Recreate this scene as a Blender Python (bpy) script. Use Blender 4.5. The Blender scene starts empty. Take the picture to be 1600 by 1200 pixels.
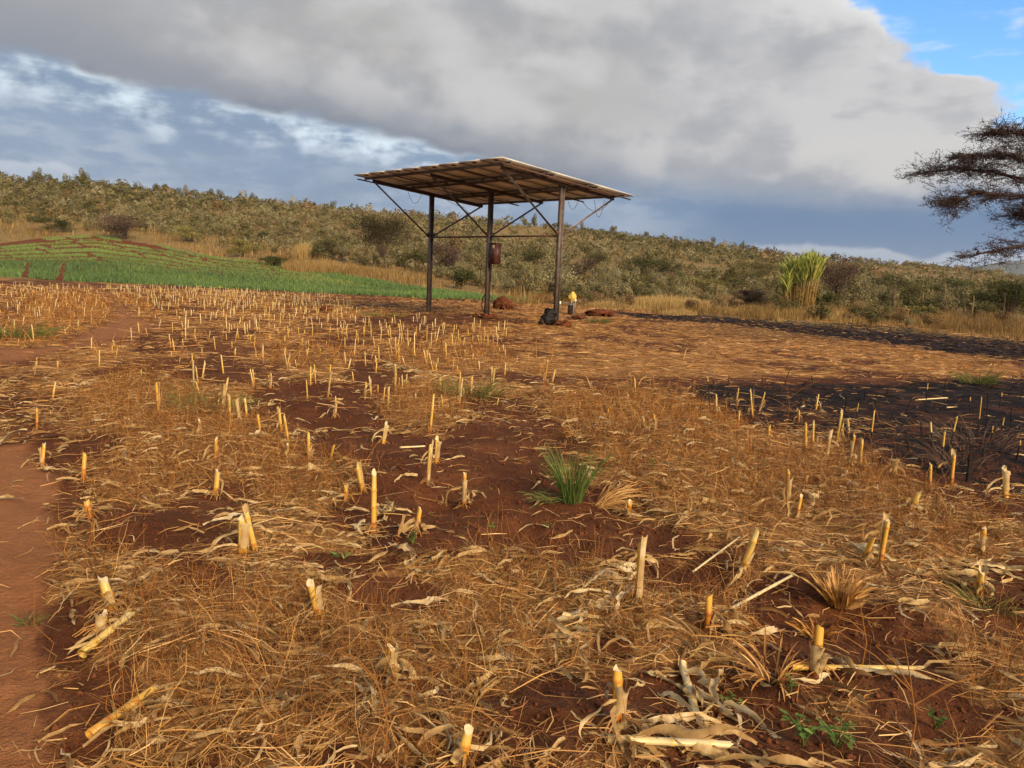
import bpy, math
import numpy as np
from mathutils import Matrix, Vector

# ------------------------------------------------------------------ camera
scene = bpy.context.scene
FPX, PITCH, ROLL, CAMH = 1235.0, 0.1342, 0.0430, 1.55
CP, SP, CR, SR = math.cos(PITCH), math.sin(PITCH), math.cos(ROLL), math.sin(ROLL)
cam_data = bpy.data.cameras.new("camera")
cam = bpy.data.objects.new("camera", cam_data)
scene.collection.objects.link(cam)
cam_data.sensor_width = 36.0
cam_data.lens = FPX / 1600.0 * 36.0
cam_data.clip_start = 0.05
cam_data.clip_end = 12000.0
_U = Vector((0, SP, CP)); _R = Vector((1, 0, 0)); _F = Vector((0, CP, -SP))
_x = _R * CR + _U * SR; _y = -_R * SR + _U * CR; _z = -_F
cam.matrix_world = Matrix(((_x.x, _y.x, _z.x, 0), (_x.y, _y.y, _z.y, 0), (_x.z, _y.z, _z.z, CAMH), (0, 0, 0, 1)))
scene.camera = cam

# ------------------------------------------------------------------ exposure
scene.render.engine = 'CYCLES'
scene.view_settings.view_transform = 'Standard'
scene.view_settings.look = 'None'
scene.view_settings.gamma = 1.0
scene.view_settings.exposure = 0.48
scene.view_settings.use_curve_mapping = False
scene.cycles.use_adaptive_sampling = True
scene.cycles.adaptive_threshold = 0.03
scene.cycles.max_bounces = 4
scene.cycles.diffuse_bounces = 2
scene.cycles.glossy_bounces = 2
scene.cycles.transmission_bounces = 2
scene.cycles.transparent_max_bounces = 4

# ------------------------------------------------------------------ sun
SUN_AZ, SUN_EL = math.radians(146.0), math.radians(27.0)     # azimuth clockwise from +Y: low, behind and to the right
sun_data = bpy.data.lights.new("sun", 'SUN')
sun_data.energy = 5.0
sun_data.angle = math.radians(26.0)
sun_data.color = (1.0, 0.74, 0.43)
sun = bpy.data.objects.new("sun", sun_data)
scene.collection.objects.link(sun)
_d = Vector((math.sin(SUN_AZ) * math.cos(SUN_EL), math.cos(SUN_AZ) * math.cos(SUN_EL), math.sin(SUN_EL)))
sun.rotation_euler = _d.to_track_quat('Z', 'Y').to_euler()
sun.location = (30, -30, 60)

# ------------------------------------------------------------------ sky: Nishita with a broken cloud deck in front of it
world = bpy.data.worlds.new("World")
scene.world = world
world.use_nodes = True
world.cycles.sampling_method = 'MANUAL'
world.cycles.sample_map_resolution = 256
WT = world.node_tree
WT.nodes.clear()


class S:
    """A node socket with arithmetic."""
    tree = None

    def __init__(self, sock):
        self.s = sock

    @staticmethod
    def node(kind, **kw):
        n = S.tree.nodes.new(kind)
        for k, v in kw.items():
            setattr(n, k, v)
        return n

    @staticmethod
    def put(inp, v):
        if isinstance(v, S):
            S.tree.links.new(v.s, inp)
        elif isinstance(v, (tuple, list)):
            inp.default_value = tuple(v) + ((1.0,) if len(v) == 3 and len(inp.default_value) == 4 else ())
        else:
            inp.default_value = v

    @staticmethod
    def math(op, a, b=None, c=None):
        n = S.node('ShaderNodeMath', operation=op)
        for i, v in enumerate((a, b, c)):
            if v is not None:
                S.put(n.inputs[i], v)
        return S(n.outputs[0])

    def __add__(self, o): return S.math('ADD', self, o)
    def __radd__(self, o): return S.math('ADD', o, self)
    def __sub__(self, o): return S.math('SUBTRACT', self, o)
    def __rsub__(self, o): return S.math('SUBTRACT', o, self)
    def __mul__(self, o): return S.math('MULTIPLY', self, o)
    def __rmul__(self, o): return S.math('MULTIPLY', o, self)
    def __truediv__(self, o): return S.math('DIVIDE', self, o)


def smooth(a, b, x):
    n = S.node('ShaderNodeMapRange', interpolation_type='SMOOTHSTEP')
    S.put(n.inputs['Value'], x); n.inputs['From Min'].default_value = a; n.inputs['From Max'].default_value = b
    return S(n.outputs[0])


def mixc(fac, a, b):
    n = S.node('ShaderNodeMix', data_type='RGBA')
    S.put(n.inputs[0], fac); S.put(n.inputs[6], a); S.put(n.inputs[7], b)
    return S(n.outputs[2])


def fcurve(x, x0, x1, y0, y1, pts):
    n = S.node('ShaderNodeFloatCurve')
    S.put(n.inputs['Value'], (x - x0) * (1.0 / (x1 - x0)))
    c = n.mapping.curves[0]
    P = [((a - x0) / (x1 - x0), (b - y0) / (y1 - y0)) for a, b in pts]
    while len(c.points) < len(P):
        c.points.new(0.5, 0.5)
    for q, (a, b) in zip(c.points, P):
        q.location = (a, b); q.handle_type = 'AUTO_CLAMPED'
    n.mapping.update()
    return S(n.outputs[0]) * (y1 - y0) + y0


def noise3(vec, scale, detail=5.0, rough=0.55, off=0.0, sz=1.0, dist=0.0):
    m = S.node('ShaderNodeMapping')
    S.put(m.inputs[0], vec)
    m.inputs['Scale'].default_value = (scale, scale, scale * sz)
    m.inputs['Location'].default_value = (off, off * 1.7, off * 0.3)
    n = S.node('ShaderNodeTexNoise')
    S.put(n.inputs['Vector'], S(m.outputs[0]))
    n.inputs['Scale'].default_value = 1.0; n.inputs['Detail'].default_value = detail
    n.inputs['Roughness'].default_value = rough; n.inputs['Distortion'].default_value = dist
    return S(n.outputs[0])


S.tree = WT
tc = S.node('ShaderNodeTexCoord')
DIR = S(tc.outputs['Generated'])
sep = S.node('ShaderNodeSeparateXYZ'); S.put(sep.inputs[0], DIR)
AZ = S.math('ARCTAN2', S(sep.outputs[0]), S(sep.outputs[1])) * 57.29578
EL = S.math('ARCSINE', S(sep.outputs[2])) * 57.29578
SKYK = 10.0                                                    # cloud radiance is divided by the Background strength
SKYG = 0.80
def sky(r, g, b): return (r * SKYK * SKYG, g * SKYK * SKYG, b * SKYK * SKYG)

nA = noise3(DIR, 5.0, 3, 0.5, 3.1, 1.7)
nB = noise3(DIR, 12.0, 4, 0.5, 7.7, 1.5)
nC = noise3(DIR, 34.0, 3, 0.55, 1.3, 1.3)
nD = noise3(DIR, 3.0, 2, 0.5, 12.4, 3.0)
nE = noise3(DIR, 12.0, 4, 0.58, 21.0, 3.6)

sk = S.node('ShaderNodeTexSky', sky_type='NISHITA', sun_disc=False)
sk.sun_elevation = SUN_EL; sk.sun_rotation = SUN_AZ
sk.altitude = 1100.0; sk.air_density = 1.0; sk.dust_density = 0.6; sk.ozone_density = 2.5
NISH = S(sk.outputs[0])
gm = S.node('ShaderNodeHueSaturation'); S.put(gm.inputs['Color'], NISH)
gm.inputs['Saturation'].default_value = 1.22; gm.inputs['Value'].default_value = 1.9
BLUE = S(gm.outputs[0])
# thin high wisps on the blue
wisp = smooth(0.52, 0.70, nE)
BLUE = mixc(wisp * 0.55, BLUE, sky(0.62, 0.74, 0.86))

# low sky: banks of blue-grey cloud towards the horizon
low = mixc(smooth(-36, 8, AZ), sky(0.25, 0.34, 0.47), sky(0.21, 0.31, 0.46))
band = smooth(4, 16, AZ) * (1.0 - smooth(5.0, 7.6, EL + (nB - 0.5) * 1.6)) 
low = mixc(band * 0.85, low, sky(0.070, 0.175, 0.345))
low = mixc(smooth(0.40, 0.62, nE + (nC - 0.5) * 0.3) * (1.0 - band) * 0.75, low, sky(0.40, 0.47, 0.58))
low = mixc(smooth(0.56, 0.40, nA * 0.6 + nB * 0.4) * (1.0 - band) * 0.6, low, sky(0.19, 0.28, 0.41))
# pale cloud strip standing on the horizon
strip_top = fcurve(AZ, -180, 180, 0, 10, [(-180, 2.0), (-40, 4.9), (-31, 5.7), (-27, 4.2), (5, 1.0), (12, 2.6), (16, 2.9), (20, 3.2), (23.5, 3.0), (27, 2.6), (33, 3.0), (60, 3.0), (180, 2.0)])
ST = strip_top + (nC - 0.5) * 1.0 + (nB - 0.5) * 0.8 - EL
strip = smooth(-0.1, 0.35, ST)
low = mixc(strip * 0.62, low, mixc(smooth(0.0, 1.3, ST), sky(0.60, 0.64, 0.71), sky(0.36, 0.46, 0.58)))

# lower edge of the great grey deck
edge = fcurve(AZ, -180, 180, 0, 20, [(-180, 10), (-60, 9.0), (-36, 10.2), (-31, 11.4), (-27, 11.0), (-20, 10.2), (-14.8, 9.9), (-9.6, 9.3), (-5.2, 8.4), (-1.6, 7.5), (3.9, 6.5), (8.4, 5.9), (13, 5.5), (21, 5.2), (30, 5.3), (60, 7), (180, 10)])
D = EL + (nB - 0.5) * 2.2 + (nC - 0.5) * 0.9 - edge
softr = smooth(2, 14, AZ)
maskL = smooth(-0.35, 0.75, D)
maskR = smooth(-0.9, 2.4, D)
maskA = maskL * (1.0 - softr) + maskR * softr
# light breaking through under the edge on the left
gapL = (1.0 - smooth(-5, 4, AZ)) * smooth(-3.2, -0.6, D) * (1.0 - smooth(0.0, 1.0, D))
gap = gapL * smooth(0.42, 0.64, nE * 0.5 + nB * 0.5 + (nC - 0.5) * 0.3)
low = mixc(gap, low, sky(0.74, 0.86, 0.95))

deck = mixc(smooth(-0.2, 5.0, D + (nA - 0.5) * 3.0), sky(0.165, 0.205, 0.275), sky(0.43, 0.425, 0.42))
deck = mixc(softr * 0.9, deck, mixc(smooth(-0.5, 3.6, D + (nA - 0.5) * 2.0), sky(0.15, 0.225, 0.35), sky(0.52, 0.52, 0.535)))
deck = mixc(smooth(0.40, 0.62, nA + (nB - 0.5) * 0.4) * 0.7 * smooth(0.5, 4.0, D), deck, sky(0.585, 0.58, 0.59))
deck = mixc(smooth(0.56, 0.38, nD + (nB - 0.5) * 0.5 + (nC - 0.5) * 0.15) * 0.60, deck, sky(0.32, 0.33, 0.36))
cream = smooth(0.46, 0.64, nB * 0.55 + nA * 0.45 + 0.02) * smooth(6, 14, AZ) * smooth(0.6, 2.2, D) * (1.0 - smooth(4.2, 6.2, D))
deck = mixc(cream * 0.8, deck, sky(0.60, 0.59, 0.57))
topw = smooth(14.0, 18.5, EL + (nB - 0.5) * 5.0) * smooth(10, 20, AZ)
deck = mixc(topw * 0.85, deck, sky(0.74, 0.73, 0.72))
near = smooth(10.5, 9.3, EL + (nB - 0.5) * 1.2) * smooth(18, 27, AZ) * smooth(0.8, 2.5, D)
deck = mixc(near * 0.55, deck, sky(0.60, 0.595, 0.58))
bright = smooth(-22, 6, AZ) * smooth(9, 15, EL + (nA - 0.5) * 8.0)
deck = mixc(bright * smooth(0.40, 0.62, nB * 0.5 + nA * 0.5) * 0.65, deck, sky(0.58, 0.575, 0.58))
bil = smooth(0.50, 0.36, nB * 0.6 + nE * 0.4) * smooth(4, 12, AZ)
deck = mixc(bil * 0.55, deck, sky(0.37, 0.38, 0.42))
SKYC = mixc(maskA, low, deck)

# the opening of blue beyond the cloud's right shoulder
azr = fcurve(EL, 0, 90, 0, 60, [(0, 52), (9.0, 40), (10.2, 30.5), (11.5, 30.0), (12.8, 29.2), (13.4, 25.6), (14.2, 24.3), (15.5, 23.6), (17.9, 21.3), (30, 18), (90, 12)])
O = AZ + (nB - 0.5) * 4.2 + (nC - 0.5) * 2.6 - azr
opening = smooth(-0.2, 1.1, O + (nC - 0.5) * 1.2) * (1.0 - smooth(120, 170, AZ + (nA - 0.5) * 60)) * smooth(8.2, 10.5, EL + (nC - 0.5) * 1.5)
rim = smooth(-1.6, 0.3, O) * smooth(11.5, 14.5, EL) * smooth(0.44, 0.60, nA * 0.5 + nB * 0.5)
SKYC = mixc(rim * 0.75, SKYC, sky(0.80, 0.81, 0.83))
SKYC = mixc(opening, SKYC, BLUE)

bg = S.node('ShaderNodeBackground'); bg.inputs['Strength'].default_value = 1.0 / SKYK
S.put(bg.inputs['Color'], SKYC)
wo = S.node('ShaderNodeOutputWorld')
WT.links.new(bg.outputs[0], wo.inputs['Surface'])

# ------------------------------------------------------------------ helpers
rng = np.random.default_rng(11)
COL = scene.collection


def hash2(ix, iy, seed):
    h = (ix.astype(np.int64) * 374761393 + iy.astype(np.int64) * 668265263 + seed * 1442695041) & 0xFFFFFFFF
    h = ((h ^ (h >> 13)) * 1274126177) & 0xFFFFFFFF
    return ((h ^ (h >> 16)) & 0xFFFF) / 65535.0


def vnoise(x, y, seed=0):
    x = np.asarray(x, float); y = np.asarray(y, float)
    ix = np.floor(x); iy = np.floor(y); fx = x - ix; fy = y - iy
    fx = fx * fx * (3 - 2 * fx); fy = fy * fy * (3 - 2 * fy)
    a = hash2(ix, iy, seed); b = hash2(ix + 1, iy, seed); c = hash2(ix, iy + 1, seed); d = hash2(ix + 1, iy + 1, seed)
    return (a * (1 - fx) + b * fx) * (1 - fy) + (c * (1 - fx) + d * fx) * fy


def fbm(x, y, seed=0, oct=4):
    s = 0; a = 0.5; t = 0
    for i in range(oct):
        s = s + a * vnoise(np.asarray(x) * 2 ** i, np.asarray(y) * 2 ** i, seed + i * 17); t += a; a *= 0.5
    return s / t


def direction(px, py):
    """World direction of a point of the 1600 x 1200 photograph (authoring aid: where a thing stands)."""
    X = (px - 800) / FPX; Y = (600 - py) / FPX
    x = CR * X - SR * Y; y = SR * X + CR * Y
    return np.array([x, CP + y * SP, -SP + y * CP])


def project(x, y, z):
    dz = z - CAMH
    w = y * CP - dz * SP; v = y * SP + dz * CP
    w = np.where(w < 0.05, np.nan, w)
    return 800 + FPX * (CR * x + SR * v) / w, 600 - FPX * (-SR * x + CR * v) / w


# ridge line of the scrub hill: azimuth (deg), distance (m), elevation of its skyline (deg)
_RID = np.array([(-180, 260, 2.0), (-90, 200, 4.0), (-60, 175, 4.8), (-32.8, 165, 5.1), (-29.4, 165, 5.25), (-24, 168, 5.1), (-18.1, 172, 4.85), (-11.7, 178, 4.6), (-5.1, 188, 4.4),
                 (1.8, 200, 4.2), (8.6, 215, 3.7), (13, 228, 3.25), (17.3, 242, 2.8), (21.4, 258, 2.45), (25.2, 275, 2.3), (28.9, 295, 2.0), (32.3, 315, 1.55), (45, 350, 1.2), (90, 400, 1.0), (180, 260, 2.0)])
_FOOT = np.array([(-180, 60), (-60, 60), (-33, 60), (-20, 58), (-8, 56), (0, 56), (10, 56), (20, 56), (33, 58), (60, 60), (180, 60)])


def hill(x, y):
    x = np.asarray(x, float); y = np.asarray(y, float)
    r = np.hypot(x, y); az = np.degrees(np.arctan2(x, y))
    r1 = np.interp(az, _RID[:, 0], _RID[:, 1]); el = np.interp(az, _RID[:, 0], _RID[:, 2]); r0 = np.interp(az, _FOOT[:, 0], _FOOT[:, 1])
    z1 = CAMH + r1 * np.tan(np.radians(el)) - 1.9
    t = (r - r0) / (r1 - r0)
    up = np.clip(t, 0, 1)
    z = z1 * (up ** 1.32)
    z = z - np.clip(r - r1, 0, None) * 0.035
    z = z + np.clip(t * 2, 0, 1) * (fbm(x / 26, y / 26, 5, 3) - 0.5) * 3.2 * np.clip(1.15 - up, 0.12, 1)
    return np.maximum(z, -55.0)


MOUNDS = []            # (x, y, radius, height) soil mounds and dips


def micro(x, y):
    x = np.asarray(x, float); y = np.asarray(y, float)
    r = np.hypot(x, y)
    k = np.clip((16 - r) / 8, 0, 1)
    z = (fbm(x * 0.55, y * 0.55, 41, 2) - 0.5) * 0.12
    z = z + k * ((fbm(x * 2.4, y * 2.4, 51, 2) - 0.5) * 0.11)
    k2 = np.clip((9 - r) / 4, 0, 1)
    c = np.abs(vnoise(x * 9, y * 9, 61) - 0.5)
    z = z + k2 * ((c - 0.25) * 0.035 + (vnoise(x * 19, y * 19, 67) - 0.5) * 0.014)
    for mx, my, mr, mh in MOUNDS:
        d2 = ((x - mx) ** 2 + (y - my) ** 2) / (mr * mr)
        z = z + mh * np.exp(-d2 * 1.6)
    return z * np.clip((75 - r) / 30, 0, 1) * path_flat(x, y)


def pip(px, py, poly):
    """points in polygon, vectorised"""
    px = np.asarray(px, float); py = np.asarray(py, float)
    inside = np.zeros(px.shape, bool); n = len(poly)
    for i in range(n):
        x0, y0 = poly[i]; x1, y1 = poly[(i + 1) % n]
        if y0 == y1:
            continue
        c = ((y0 > py) != (y1 > py)) & (px < (x1 - x0) * (py - y0) / (y1 - y0) + x0)
        inside ^= c
    return inside


def flat_at(px, py):
    d = direction(px, py); t = -CAMH / d[2]
    return float(d[0] * t), float(d[1] * t)


# regions of the field, given by their outlines in the photograph and laid on the ground
def ground_poly(pts): return [flat_at(*p) for p in pts]
BURN_A = ground_poly([(1015, 607), (1100, 600), (1225, 602), (1330, 599), (1440, 597), (1600, 594), (1900, 600), (2300, 640), (2300, 800), (1800, 800), (1600, 772), (1540, 762), (1470, 742), (1400, 732), (1340, 706), (1290, 682), (1230, 668), (1160, 655), (1090, 628)])
BURN_B = ground_poly([(945, 488), (1100, 492), (1250, 501), (1400, 513), (1500, 524), (1600, 534), (1900, 572), (2300, 610), (2300, 640), (1900, 604), (1600, 567), (1480, 551), (1380, 537), (1250, 521), (1130, 506), (1000, 497)])
PATH_A = ground_poly([(-700, 700), (-100, 705), (45, 690), (75, 740), (98, 800), (92, 880), (70, 960), (62, 1050), (60, 1130), (55, 1300), (-900, 1300)])
PATH_B = ground_poly([(-500, 585), (-200, 560), (0, 546), (60, 543), (130, 528), (155, 508), (178, 486), (160, 462), (112, 437), (122, 437), (176, 462), (204, 484), (238, 512), (215, 526), (150, 540), (60, 555), (0, 566), (-200, 590), (-500, 620)])


def soft_in(x, y, poly, w, seed, fr=1.0):
    """1 inside, 0 outside, ragged edge of about w metres"""
    x = np.asarray(x, float); y = np.asarray(y, float)
    s = 0.0
    for i in range(4):
        ox = (vnoise(x * fr, y * fr, seed + i) - 0.5) * 2 * w + (vnoise(x * fr * 4, y * fr * 4, seed + 9 + i) - 0.5) * w
        oy = (vnoise(x * fr, y * fr, seed + 20 + i) - 0.5) * 2 * w + (vnoise(x * fr * 4, y * fr * 4, seed + 29 + i) - 0.5) * w
        s = s + pip(x + ox, y + oy, poly)
    return s / 4.0


def path_mask(x, y):
    return np.maximum(soft_in(x, y, PATH_A, 0.10, 71, 1.5), soft_in(x, y, PATH_B, 0.35, 81, 0.6))


def path_flat(x, y):
    x = np.asarray(x, float); y = np.asarray(y, float)
    d = np.full(x.shape, 9.0); P = PATH_A[2:10]
    for (x0, y0), (x1, y1) in zip(P[:-1], P[1:]):
        t = np.clip(((x - x0) * (x1 - x0) + (y - y0) * (y1 - y0)) / ((x1 - x0) ** 2 + (y1 - y0) ** 2), 0, 1)
        d = np.minimum(d, np.hypot(x - x0 - t * (x1 - x0), y - y0 - t * (y1 - y0)))
    d = np.where(pip(x, y, PATH_A), d, -d)
    return 1.0 - 0.75 * np.clip(d / 0.5 + 0.5, 0, 1)


def burn_mask(x, y):
    a = soft_in(x, y, BURN_A, 0.35, 91, 0.8); b = soft_in(x, y, BURN_B, 0.35, 95, 0.8)
    return np.maximum(a, b)


def ground(x, y):
    return hill(x, y) + micro(x, y)


def at(px, py, tmax=420.0):
    """The point of the terrain seen at a pixel of the photograph."""
    d = direction(px, py)
    t = np.geomspace(1.6, tmax, 500)
    g = CAMH + d[2] * t - ground(d[0] * t, d[1] * t)
    k = np.nonzero(g < 0)[0]
    i = int(k[0]) if len(k) else 499
    if i == 0: i = 1
    a = g[i - 1] / (g[i - 1] - g[i]) if g[i - 1] != g[i] else 0
    T = t[i - 1] + (t[i] - t[i - 1]) * a
    x, y = d[0] * T, d[1] * T
    return Vector((x, y, float(ground(x, y))))


def px_size(p):
    """metres covered by one photograph pixel at point p"""
    return (p.y * CP - (p.z - CAMH) * SP) / FPX


def np_mesh(name, V, F, mats=(), midx=None, tint=None, smooth=False, vec=None):
    """V (n,3); F list of (m,k) index arrays."""
    me = bpy.data.meshes.new(name)
    V = np.asarray(V, np.float32)
    F = [np.asarray(f, np.int32) for f in (F if isinstance(F, list) else [F]) if len(f)]
    me.vertices.add(len(V)); me.vertices.foreach_set('co', V.ravel())
    loops = np.concatenate([f.ravel() for f in F])
    tot = np.concatenate([np.full(len(f), f.shape[1], np.int32) for f in F])
    start = np.concatenate([[0], np.cumsum(tot)[:-1]]).astype(np.int32)
    me.loops.add(len(loops)); me.loops.foreach_set('vertex_index', loops)
    me.polygons.add(len(tot)); me.polygons.foreach_set('loop_start', start)
    if midx is not None:
        me.polygons.foreach_set('material_index', np.asarray(midx, np.int32))
    if smooth:
        me.polygons.foreach_set('use_smooth', np.ones(len(tot), bool))
    for m in mats:
        me.materials.append(m)
    if tint is not None:
        a = me.attributes.new('tint', 'FLOAT', 'POINT'); a.data.foreach_set('value', np.asarray(tint, np.float32))
    if vec is not None:
        for k, v in vec.items():
            a = me.attributes.new(k, 'FLOAT', 'POINT'); a.data.foreach_set('value', np.asarray(v, np.float32))
    me.update(calc_edges=True)
    return me


def obj(name, me, parent=None, loc=None, rot=None, sc=None, label=None, cat=None, group=None, kind=None):
    o = bpy.data.objects.new(name, me)
    COL.objects.link(o)
    if parent is not None: o.parent = parent
    if loc is not None: o.location = loc
    if rot is not None: o.rotation_euler = rot
    if sc is not None: o.scale = (sc, sc, sc) if not hasattr(sc, '__len__') else sc
    if label: o['label'] = label
    if cat: o['category'] = cat
    if group: o['group'] = group
    if kind: o['kind'] = kind
    return o


class MB:
    """collects vertices and faces of one mesh"""
    def __init__(self):
        self.v = []; self.q = []; self.t = []; self.n = 0; self.ti = []; self.mq = []; self.mt = []

    def add(self, V, Q=(), T=(), tint=0.5, m=0):
        V = np.asarray(V, float).reshape(-1, 3)
        self.v.append(V)
        self.ti.append(np.broadcast_to(np.asarray(tint, float), (len(V),)).copy())
        if len(Q):
            self.q.append(np.asarray(Q, int) + self.n); self.mq.append(np.full(len(Q), m))
        if len(T):
            self.t.append(np.asarray(T, int) + self.n); self.mt.append(np.full(len(T), m))
        self.n += len(V)
        return self

    def mesh(self, name, *mats, smooth=False):
        F = []; M = []
        if self.q: F.append(np.concatenate(self.q)); M.append(np.concatenate(self.mq))
        if self.t: F.append(np.concatenate(self.t)); M.append(np.concatenate(self.mt))
        return np_mesh(name, np.concatenate(self.v), F, mats, np.concatenate(M), np.concatenate(self.ti), smooth)

    def box(self, c, s, R=None, tint=0.5, m=0):
        x, y, z = (np.array(s, float) / 2)
        P = np.array([(-x, -y, -z), (x, -y, -z), (x, y, -z), (-x, y, -z), (-x, -y, z), (x, -y, z), (x, y, z), (-x, y, z)])
        if R is not None: P = P @ np.array(R).T
        return self.add(P + np.array(c, float), [(0, 3, 2, 1), (4, 5, 6, 7), (0, 1, 5, 4), (1, 2, 6, 5), (2, 3, 7, 6), (3, 0, 4, 7)], tint=tint, m=m)

    def bar(self, a, b, w, h, up=(0, 0, 1), tint=0.5, m=0):
        """rectangular bar from a to b; w across, h along up"""
        a = np.array(a, float); b = np.array(b, float); d = b - a; L = np.linalg.norm(d); d /= L
        u = np.array(up, float); u = u - d * (u @ d); u /= np.linalg.norm(u); s = np.cross(d, u)
        return self.box((a + b) / 2, (L, w, h), np.stack([d, s, u], 1), tint, m)

    def tube(self, P, r, k=6, tint=0.5, m=0, cap=True):
        P = np.asarray(P, float); n = len(P); r = np.broadcast_to(np.asarray(r, float), (n,))
        T = np.gradient(P, axis=0); T /= np.linalg.norm(T, axis=1)[:, None] + 1e-9
        ref = np.array([0, 0, 1.0]) if abs(T[0, 2]) < 0.8 else np.array([1.0, 0, 0])
        A = np.cross(T, ref); A /= np.linalg.norm(A, axis=1)[:, None] + 1e-9; B = np.cross(T, A)
        an = np.arange(k) * 2 * np.pi / k
        V = P[:, None] + r[:, None, None] * (np.cos(an)[None, :, None] * A[:, None] + np.sin(an)[None, :, None] * B[:, None])
        i = np.arange(n - 1)[:, None] * k; j = np.arange(k)[None]; j2 = (j + 1) % k
        Q = np.stack([i + j, i + j2, i + k + j2, i + k + j], -1).reshape(-1, 4)
        ti = np.repeat(np.broadcast_to(np.asarray(tint, float), (n,)), k)
        V = V.reshape(-1, 3); Tt = []
        if cap:
            V = np.concatenate([V, P[:1], P[-1:]]); ti = np.concatenate([ti, ti[:1], ti[-1:]])
            for a in range(k):
                Tt.append((n * k, (a + 1) % k, a)); Tt.append((n * k + 1, (n - 1) * k + a, (n - 1) * k + (a + 1) % k))
        return self.add(V, Q, Tt, ti, m)


def mat(name, rough=0.85, spec=0.25):
    m = bpy.data.materials.new(name); m.use_nodes = True
    b = m.node_tree.nodes['Principled BSDF']
    b.inputs['Roughness'].default_value = rough
    b.inputs['Specular IOR Level'].default_value = spec
    S.tree = m.node_tree
    return m, b


def ramp(fac, stops):
    n = S.node('ShaderNodeValToRGB')
    while len(n.color_ramp.elements) < len(stops): n.color_ramp.elements.new(0.5)
    for e, (p, c) in zip(n.color_ramp.elements, stops):
        e.position = p; e.color = tuple(c) + (1,)
    S.put(n.inputs[0], fac)
    return S(n.outputs[0])


def attr(name='tint'):
    n = S.node('ShaderNodeAttribute'); n.attribute_name = name
    return S(n.outputs['Fac'])


def coords(kind='Object'):
    return S(S.node('ShaderNodeTexCoord').outputs[kind])


def obj_random():
    return S(S.node('ShaderNodeObjectInfo').outputs['Random'])


def bump(b, h, strength, dist):
    n = S.node('ShaderNodeBump'); n.inputs['Strength'].default_value = strength; n.inputs['Distance'].default_value = dist
    S.put(n.inputs['Height'], h); S.tree.links.new(n.outputs[0], b.inputs['Normal'])


def tint_mat(name, stops, rough=0.8, spec=0.2, translucent=0.0, grain=0.0, gs=40.0, rnd=0.0):
    """plant material: colour by the per-piece tint, with a little grain; thin leaves let light through"""
    m, b = mat(name, rough, spec)
    f = attr()
    if rnd: f = f + (obj_random() - 0.5) * rnd
    if grain: f = f + (noise3(coords(), gs, 3) - 0.5) * grain
    c = ramp(f, stops)
    S.put(b.inputs['Base Color'], c)
    if translucent:
        t = S.node('ShaderNodeBsdfTranslucent'); S.put(t.inputs[0], c)
        mx = S.node('ShaderNodeMixShader'); mx.inputs[0].default_value = translucent
        out = m.node_tree.nodes['Material Output']
        S.tree.links.new(b.outputs[0], mx.inputs[1]); S.tree.links.new(t.outputs[0], mx.inputs[2]); S.tree.links.new(mx.outputs[0], out.inputs['Surface'])
    return m

# ------------------------------------------------------------------ regions of bare soil and of matted weeds (outlines read off the photograph)
def blobs(x, y, lst, seed, rag=0.5):
    """soft union of ellipses (photo px), ragged"""
    u, v = project(np.asarray(x, float), np.asarray(y, float), 0.0)
    n1 = fbm(np.asarray(x) * 1.7, np.asarray(y) * 1.7, seed, 3) - 0.5
    out = np.zeros(np.shape(x))
    for cx, cy, rx, ry in lst:
        d = ((u - cx) / rx) ** 2 + ((v - cy) / ry) ** 2
        k = np.clip((1.25 - d + n1 * 2.4 * rag) / 0.5, 0, 1)
        out = np.maximum(out, np.nan_to_num(k))
    return out


BARE = [(700, 780, 165, 85), (590, 700, 120, 30), (760, 835, 200, 38), (910, 845, 170, 30), (640, 735, 70, 35), (500, 645, 120, 28), (1330, 1010, 150, 70), (1230, 930, 80, 40), (880, 1140, 90, 60), (610, 920, 80, 28),
        (160, 1130, 130, 75), (110, 1000, 50, 60), (540, 870, 90, 20), (1480, 1110, 110, 50), (1090, 900, 60, 25), (330, 920, 50, 25), (230, 850, 70, 22), (585, 590, 60, 20),
        (900, 590, 120, 12), (1200, 590, 200, 10), (1560, 950, 60, 35), (1040, 1080, 60, 45), (1230, 1180, 90, 35), (470, 615, 80, 16), (760, 700, 60, 22), (430, 720, 60, 18), (960, 1000, 30, 25),
        (880, 520, 90, 7), (660, 500, 110, 8), (1440, 720, 60, 14), (1010, 890, 60, 20), (360, 590, 70, 12), (560, 800, 60, 25)]
WEEDS = [(130, 490, 110, 32), (60, 520, 60, 30), (230, 640, 110, 55), (330, 700, 140, 55), (470, 750, 90, 45), (1030, 690, 130, 75), (1130, 770, 140, 65), (950, 645, 90, 32), (290, 1020, 120, 110),
         (430, 1100, 150, 90), (300, 1150, 120, 70), (1300, 745, 120, 35), (660, 640, 60, 35), (420, 970, 160, 60), (1010, 960, 90, 40), (790, 905, 90, 40), (1120, 950, 70, 35), (700, 560, 110, 18), (480, 560, 90, 16),
         (1450, 840, 110, 40), (150, 900, 60, 40), (740, 1020, 110, 60), (560, 1010, 130, 60), (640, 1150, 120, 60), (880, 905, 90, 25), (210, 755, 90, 35), (1380, 790, 90, 30), (1550, 1060, 60, 60)]


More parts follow.
